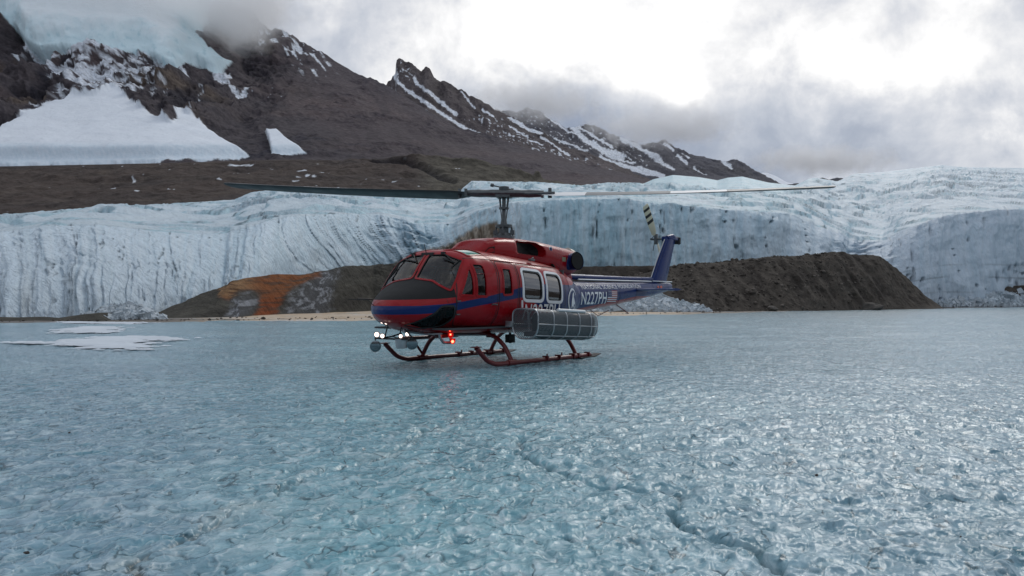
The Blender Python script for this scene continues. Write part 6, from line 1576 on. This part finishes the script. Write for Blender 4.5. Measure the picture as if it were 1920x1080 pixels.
for f in (0.0, 0.24, 0.45, 0.66, 0.86):
    x = bk0 + (bk1 - bk0) * f; sc = bsec(f); mb = MB(); pts = [(x, y, z) for y, z in sc] + [(x, *sc[0]), (x, *sc[1])]; mb.ring_sweep(pts, 0.014 if f else 0.017, 6, cap=False); mb.build('basket_hoop', M_alu, basket)
mb = MB(); x = bk1; sc = bsec(1.0, 0.05); mb.ring_sweep([(x, y, z) for y, z in sc] + [(x, *sc[0]), (x, *sc[1])], 0.014, 6, cap=False)
mb.build('basket_hoop', M_alu, basket)
for k in (0, 6, 10, 16, 24, 28):
    mb = MB(); mb.ring_sweep([(x, *bsec(f_)[k]) if f_ < 1 else (x, *bsec(1.0, 0.05)[k]) for x, f_ in ((bk0, 0.0), (bk1 + 0.1, 0.97), (bk1, 1.0))], 0.012, 6); mb.build('basket_rail', M_alu, basket)
mb = MB(); a = bsec(0.35)[6]; b_ = bsec(0.8)[6]; mb.ring_sweep([(bk0 - 0.85, a[0] + .02, a[1] + .02), (bk0 - 1.95, b_[0] + .02, b_[1] + .03)], 0.034, 10); mb.build('basket_handle', M_white, basket)
mb = MB(); mb.box((bk0 + 0.02, by0 - 0.06, 0.88), (0.10, 0.16, 0.12)); mb.box((bk0 - 0.6, by0 - .05, 0.92), (0.06, 0.14, 0.06)); mb.box((bk1 + 0.5, by0 - .05, 0.85), (0.06, 0.14, 0.06)); mb.build('basket_bracket', M_alu, basket, bevel=0.008)
mb = MB(); mb.box((0.2, 1.66, 0.66), (2.0, 0.42, 0.10)); mb.build('basket_tray', simple('dark_tray', (0.05, 0.055, 0.06), 0.7), basket, bevel=0.03)
V = []; F = []; xs_l = [bk0 - 0.62, bk0 - 0.66, (bk0 + bk1) / 2, bk1 + 0.14, bk1 + 0.10]
for x, sh in zip(xs_l, (0.10, 0.035, 0.03, 0.035, 0.10)):
    f_ = (bk0 - x) / (bk0 - bk1); V += [(x, y, z - 0.03) for y, z in bsec(f_, sh)]
for j in range(4):
    for k in range(32): F.append((j * 32 + k, j * 32 + (k + 1) % 32, (j + 1) * 32 + (k + 1) % 32, (j + 1) * 32 + k))
F += [tuple(range(32))[::-1], tuple(4 * 32 + k for k in range(32))]
mb = MB(); mb.add(V, F); mb.build('basket_liner', simple('dark_liner', (0.02, 0.026, 0.028), 0.8, bump=0.5, bscale=6, vary=0.3), basket)  # dark liner added inside so the basket reads darker

# ---- lettering and marks, laid on the skin
def skin_y(S, x, z, tum):
    if S is STs:
        h, _ = project('side', x, z, 1)
        if h is not None: return h.y
    return side_y(S, x, z, tum)
def decal_text(txt, x0, zbase, height, width, mat, S, tum, name='registration', squeeze=None, lift=0.007, bold=0.0):
    cu = bpy.data.curves.new('lettering', 'FONT'); cu.body = txt; cu.size = 1.0; cu.offset = bold; cu.space_character = 1.08
    to = bpy.data.objects.new('lettering', cu); coll.objects.link(to); bpy.context.view_layer.update()
    dg = bpy.context.evaluated_depsgraph_get(); me = bpy.data.meshes.new_from_object(to.evaluated_get(dg)); bpy.data.objects.remove(to)
    bm = bmesh.new(); bm.from_mesh(me)
    xs_ = [v_.co.x for v_ in bm.verts]; ys_ = [v_.co.y for v_ in bm.verts]; x_0, x_1, y_0, y_1 = min(xs_), max(xs_), min(ys_), max(ys_)
    for v_ in bm.verts: v_.co.x = (v_.co.x - x_0) / (x_1 - x_0) * width; v_.co.y = (v_.co.y - y_0) / (y_1 - y_0) * height; v_.co.z = 0
    bmesh.ops.triangulate(bm, faces=bm.faces)
    for _ in range(3):
        ed = [e for e in bm.edges if e.calc_length() > 0.06]
        if not ed: break
        bmesh.ops.subdivide_edges(bm, edges=ed, cuts=1); bmesh.ops.triangulate(bm, faces=bm.faces)
    for v_ in bm.verts:
        x = x0 - v_.co.x; z = (zbase(x) if callable(zbase) else zbase) + v_.co.y
        v_.co = Vector((x, skin_y(S, x, z, tum) + lift, z))
    bm.to_mesh(me); bm.free(); me.materials.clear(); me.materials.append(mat)
    o = bpy.data.objects.new(name, me); coll.objects.link(o); o.parent = boom if S is BOOM else door_obj[('sliding_door', 1)]
    return o
decal_text('N227PH', -2.66, lambda x: 1.265 + (x + 2.66) * -0.012, 0.335, 1.42, M_white, BOOM, 0.0, bold=0.012)
decal_text('N227PH', 0.92, 0.955, 0.34, 1.36, M_white, STs, 1.0, lift=0.032, bold=0.012)
decal_text('NATIONAL SCIENCE FOUNDATION', -2.76, lambda x: 1.668 + (x + 2.76) * -0.024, 0.105, 3.55, M_white, BOOM, 0.0, name='owner_lettering', lift=0.008, bold=0.006)
def patch_on(poly, S, tum, mat, name, lift, parent):
    bm = bmesh.new(); vs = [bm.verts.new((a, b_, 0)) for a, b_ in poly]; bm.faces.new(vs); bmesh.ops.triangulate(bm, faces=bm.faces)
    for _ in range(3):
        ed = [e for e in bm.edges if e.calc_length() > 0.07]
        if not ed: break
        bmesh.ops.subdivide_edges(bm, edges=ed, cuts=1); bmesh.ops.triangulate(bm, faces=bm.faces)
    for v_ in bm.verts:
        x, z = v_.co.x, v_.co.y; v_.co = Vector((x, skin_y(S, x, z, tum) + lift, z))
    me = bpy.data.meshes.new(name); bm.to_mesh(me); bm.free(); me.materials.append(mat)
    o = bpy.data.objects.new(name, me); coll.objects.link(o); o.parent = parent; return o
fx0, fx1, fz0, fz1 = -4.14, -4.72, 1.315, 1.655
flag = patch_on([(fx0, fz0), (fx1, fz0), (fx1, fz1), (fx0, fz1)], BOOM, 0, M_white, 'flag', 0.006, boom)
for k in range(7):
    z0_ = fz0 + (fz1 - fz0) * (2 * k) / 13; z1_ = fz0 + (fz1 - fz0) * (2 * k + 1) / 13
    patch_on([(fx0, z0_), (fx1, z0_), (fx1, z1_), (fx0, z1_)], BOOM, 0, M_red, 'flag_stripe', 0.010, boom)
patch_on([(fx0, fz0 + 0.16), (fx0 - 0.24, fz0 + 0.16), (fx0 - 0.24, fz1), (fx0, fz1)], BOOM, 0, M_blue, 'flag_canton', 0.013, boom)
for i in range(4):
    for j in range(5):
        cx_, cz_ = fx0 - 0.03 - j * 0.045, fz0 + 0.185 + i * 0.042
        patch_on([(cx_ + 0.010 * math.cos(a), cz_ + 0.010 * math.sin(a)) for a in np.linspace(0, 2 * math.pi, 6)[:-1]], BOOM, 0, M_white, 'flag_star', 0.016, boom)
# oval emblem with a white bird-like figure on the aft fuselage
ecx, ecz = -1.16, 1.38
def oval(rx, rz): return [(ecx + rx * math.cos(a), ecz + rz * math.sin(a)) for a in np.linspace(0, 2 * math.pi, 41)[:-1]]
patch_on(oval(0.30, 0.29), STs, 1.0, M_white, 'emblem_ring', 0.010, fus)
patch_on(oval(0.245, 0.24), STs, 1.0, M_blue, 'emblem_field', 0.018, fus)
patch_on([(ecx + a * 0.72, ecz + b_ * 0.82) for a, b_ in [(0.14, -0.24), (0.17, -0.05), (0.10, 0.10), (0.06, 0.20), (-0.04, 0.24), (-0.10, 0.16), (-0.06, 0.10), (-0.16, -0.02), (-0.22, -0.14), (-0.10, -0.10), (-0.06, -0.25), (0.02, -0.16)]], STs, 1.0, M_white, 'emblem_figure', 0.026, fus)
# small orange badge near the tail
for k, dx_ in enumerate((0.0, -0.22)):
    patch_on([(-7.55 + dx_ + 0.09 * math.cos(a), 1.80 + 0.045 * math.sin(a)) for a in np.linspace(0, 2 * math.pi, 9 if k else 5)[:-1]], BOOM, 0, simple('orange_mark', (0.55, 0.10, 0.06), 0.5), 'tail_badge', 0.012, boom)

# ---- pilot
def pilot(x, y, zs):
    J = {'pelvis': (0, 0, 0.10, .15), 'waist': (-.02, 0, .27, .14), 'chest': (-.03, 0, .45, .165), 'neckb': (-.02, 0, .58, .075), 'neck': (0, 0, .65, .055),
         'lsh': (-.02, .17, .52, .075), 'lel': (.12, .24, .28, .052), 'lwr': (.34, .18, .30, .038), 'lha': (.42, .15, .32, .04), 'rsh': (-.02, -.17, .52, .075), 'rel': (.10, -.24, .28, .052), 'rwr': (.34, -.10, .26, .038), 'rha': (.42, -.06, .28, .04),
         'lhip': (.06, .10, .08, .10), 'lkn': (.46, .13, .16, .075), 'lan': (.56, .13, -.20, .05), 'lft': (.72, .13, -.24, .045), 'rhip': (.06, -.10, .08, .10), 'rkn': (.46, -.13, .16, .075), 'ran': (.56, -.13, -.20, .05), 'rft': (.72, -.13, -.24, .045)}
    E = [('pelvis', 'waist'), ('waist', 'chest'), ('chest', 'neckb'), ('neckb', 'neck'), ('chest', 'lsh'), ('lsh', 'lel'), ('lel', 'lwr'), ('lwr', 'lha'), ('chest', 'rsh'), ('rsh', 'rel'), ('rel', 'rwr'), ('rwr', 'rha'), ('pelvis', 'lhip'), ('lhip', 'lkn'), ('lkn', 'lan'), ('lan', 'lft'), ('pelvis', 'rhip'), ('rhip', 'rkn'), ('rkn', 'ran'), ('ran', 'rft')]
    keys = list(J); me = bpy.data.meshes.new('person'); me.from_pydata([J[k][:3] for k in keys], [(keys.index(a), keys.index(b_)) for a, b_ in E], [])
    o = bpy.data.objects.new('person', me); coll.objects.link(o)
    o.modifiers.new('Skin', 'SKIN'); sv = me.skin_vertices[0].data
    for i, k in enumerate(keys): sv[i].radius = (J[k][3], J[k][3]); sv[i].use_root = (k == 'pelvis')
    sb = o.modifiers.new('Sub', 'SUBSURF'); sb.levels = 2; sb.render_levels = 2
    me.materials.append(simple('red_jacket', (0.42, 0.045, 0.05), 0.8, bump=0.3, bscale=25))
    bpy.context.view_layer.update()
    dg = bpy.context.evaluated_depsgraph_get(); m2_ = bpy.data.meshes.new_from_object(o.evaluated_get(dg)); o.modifiers.clear(); o.data = m2_
    m2_.polygons.foreach_set('use_smooth', [True] * len(m2_.polygons))
    # head
    bm = bmesh.new(); bmesh.ops.create_uvsphere(bm, u_segments=24, v_segments=18, radius=1)
    for v_ in bm.verts:
        c = v_.co; fx = max(0, c.x)
        r = Vector((c.x * .098, c.y * .076, c.z * .118)); r.x += 0.012 * fx * math.exp(-((c.z + .55) / .3) ** 2) - 0.010 * fx * math.exp(-((c.z - .12) / .12) ** 2 - ((abs(c.y) - .38) / .2) ** 2)
        r.x += 0.028 * math.exp(-((c.z + .12) / .2) ** 2 - (c.y / .16) ** 2) * (fx > .3); r.y *= 1 - 0.22 * max(0, -c.z - .2); v_.co = r + Vector((.02, 0, .76))
    hm = bpy.data.meshes.new('head'); bm.to_mesh(hm); bm.free(); hm.materials.append(simple('skin_tone', (0.42, 0.25, 0.18), 0.6)); hm.polygons.foreach_set('use_smooth', [True] * len(hm.polygons))
    h = bpy.data.objects.new('head', hm); coll.objects.link(h); h.parent = o
    bm = bmesh.new(); bmesh.ops.create_uvsphere(bm, u_segments=24, v_segments=18, radius=1)
    bmesh.ops.delete(bm, geom=[f for f in bm.faces if f.calc_center_median().z < -0.45 or (f.calc_center_median().x > 0.45 and f.calc_center_median().z < 0.35)], context='FACES')
    for v_ in bm.verts: v_.co = Vector((v_.co.x * .128, v_.co.y * .108, v_.co.z * .142)) + Vector((.005, 0, .775))
    hm = bpy.data.meshes.new('helmet'); bm.to_mesh(hm); bm.free(); hm.materials.append(simple('helmet_white', (0.5, 0.5, 0.5), 0.35)); hm.polygons.foreach_set('use_smooth', [True] * len(hm.polygons))
    he = bpy.data.objects.new('helmet', hm); coll.objects.link(he); he.parent = o
    o.location = heli.matrix_world @ Vector((x, y, zs)) if False else Matrix.Rotation(HEAD, 3, 'Z') @ Vector((x, y, zs)) + Vector(heli.location); o.rotation_euler.z = HEAD
    setp(o, 'pilot in a red jacket seated behind the front door window', 'person')
pilot(2.36, 0.52, 1.10)
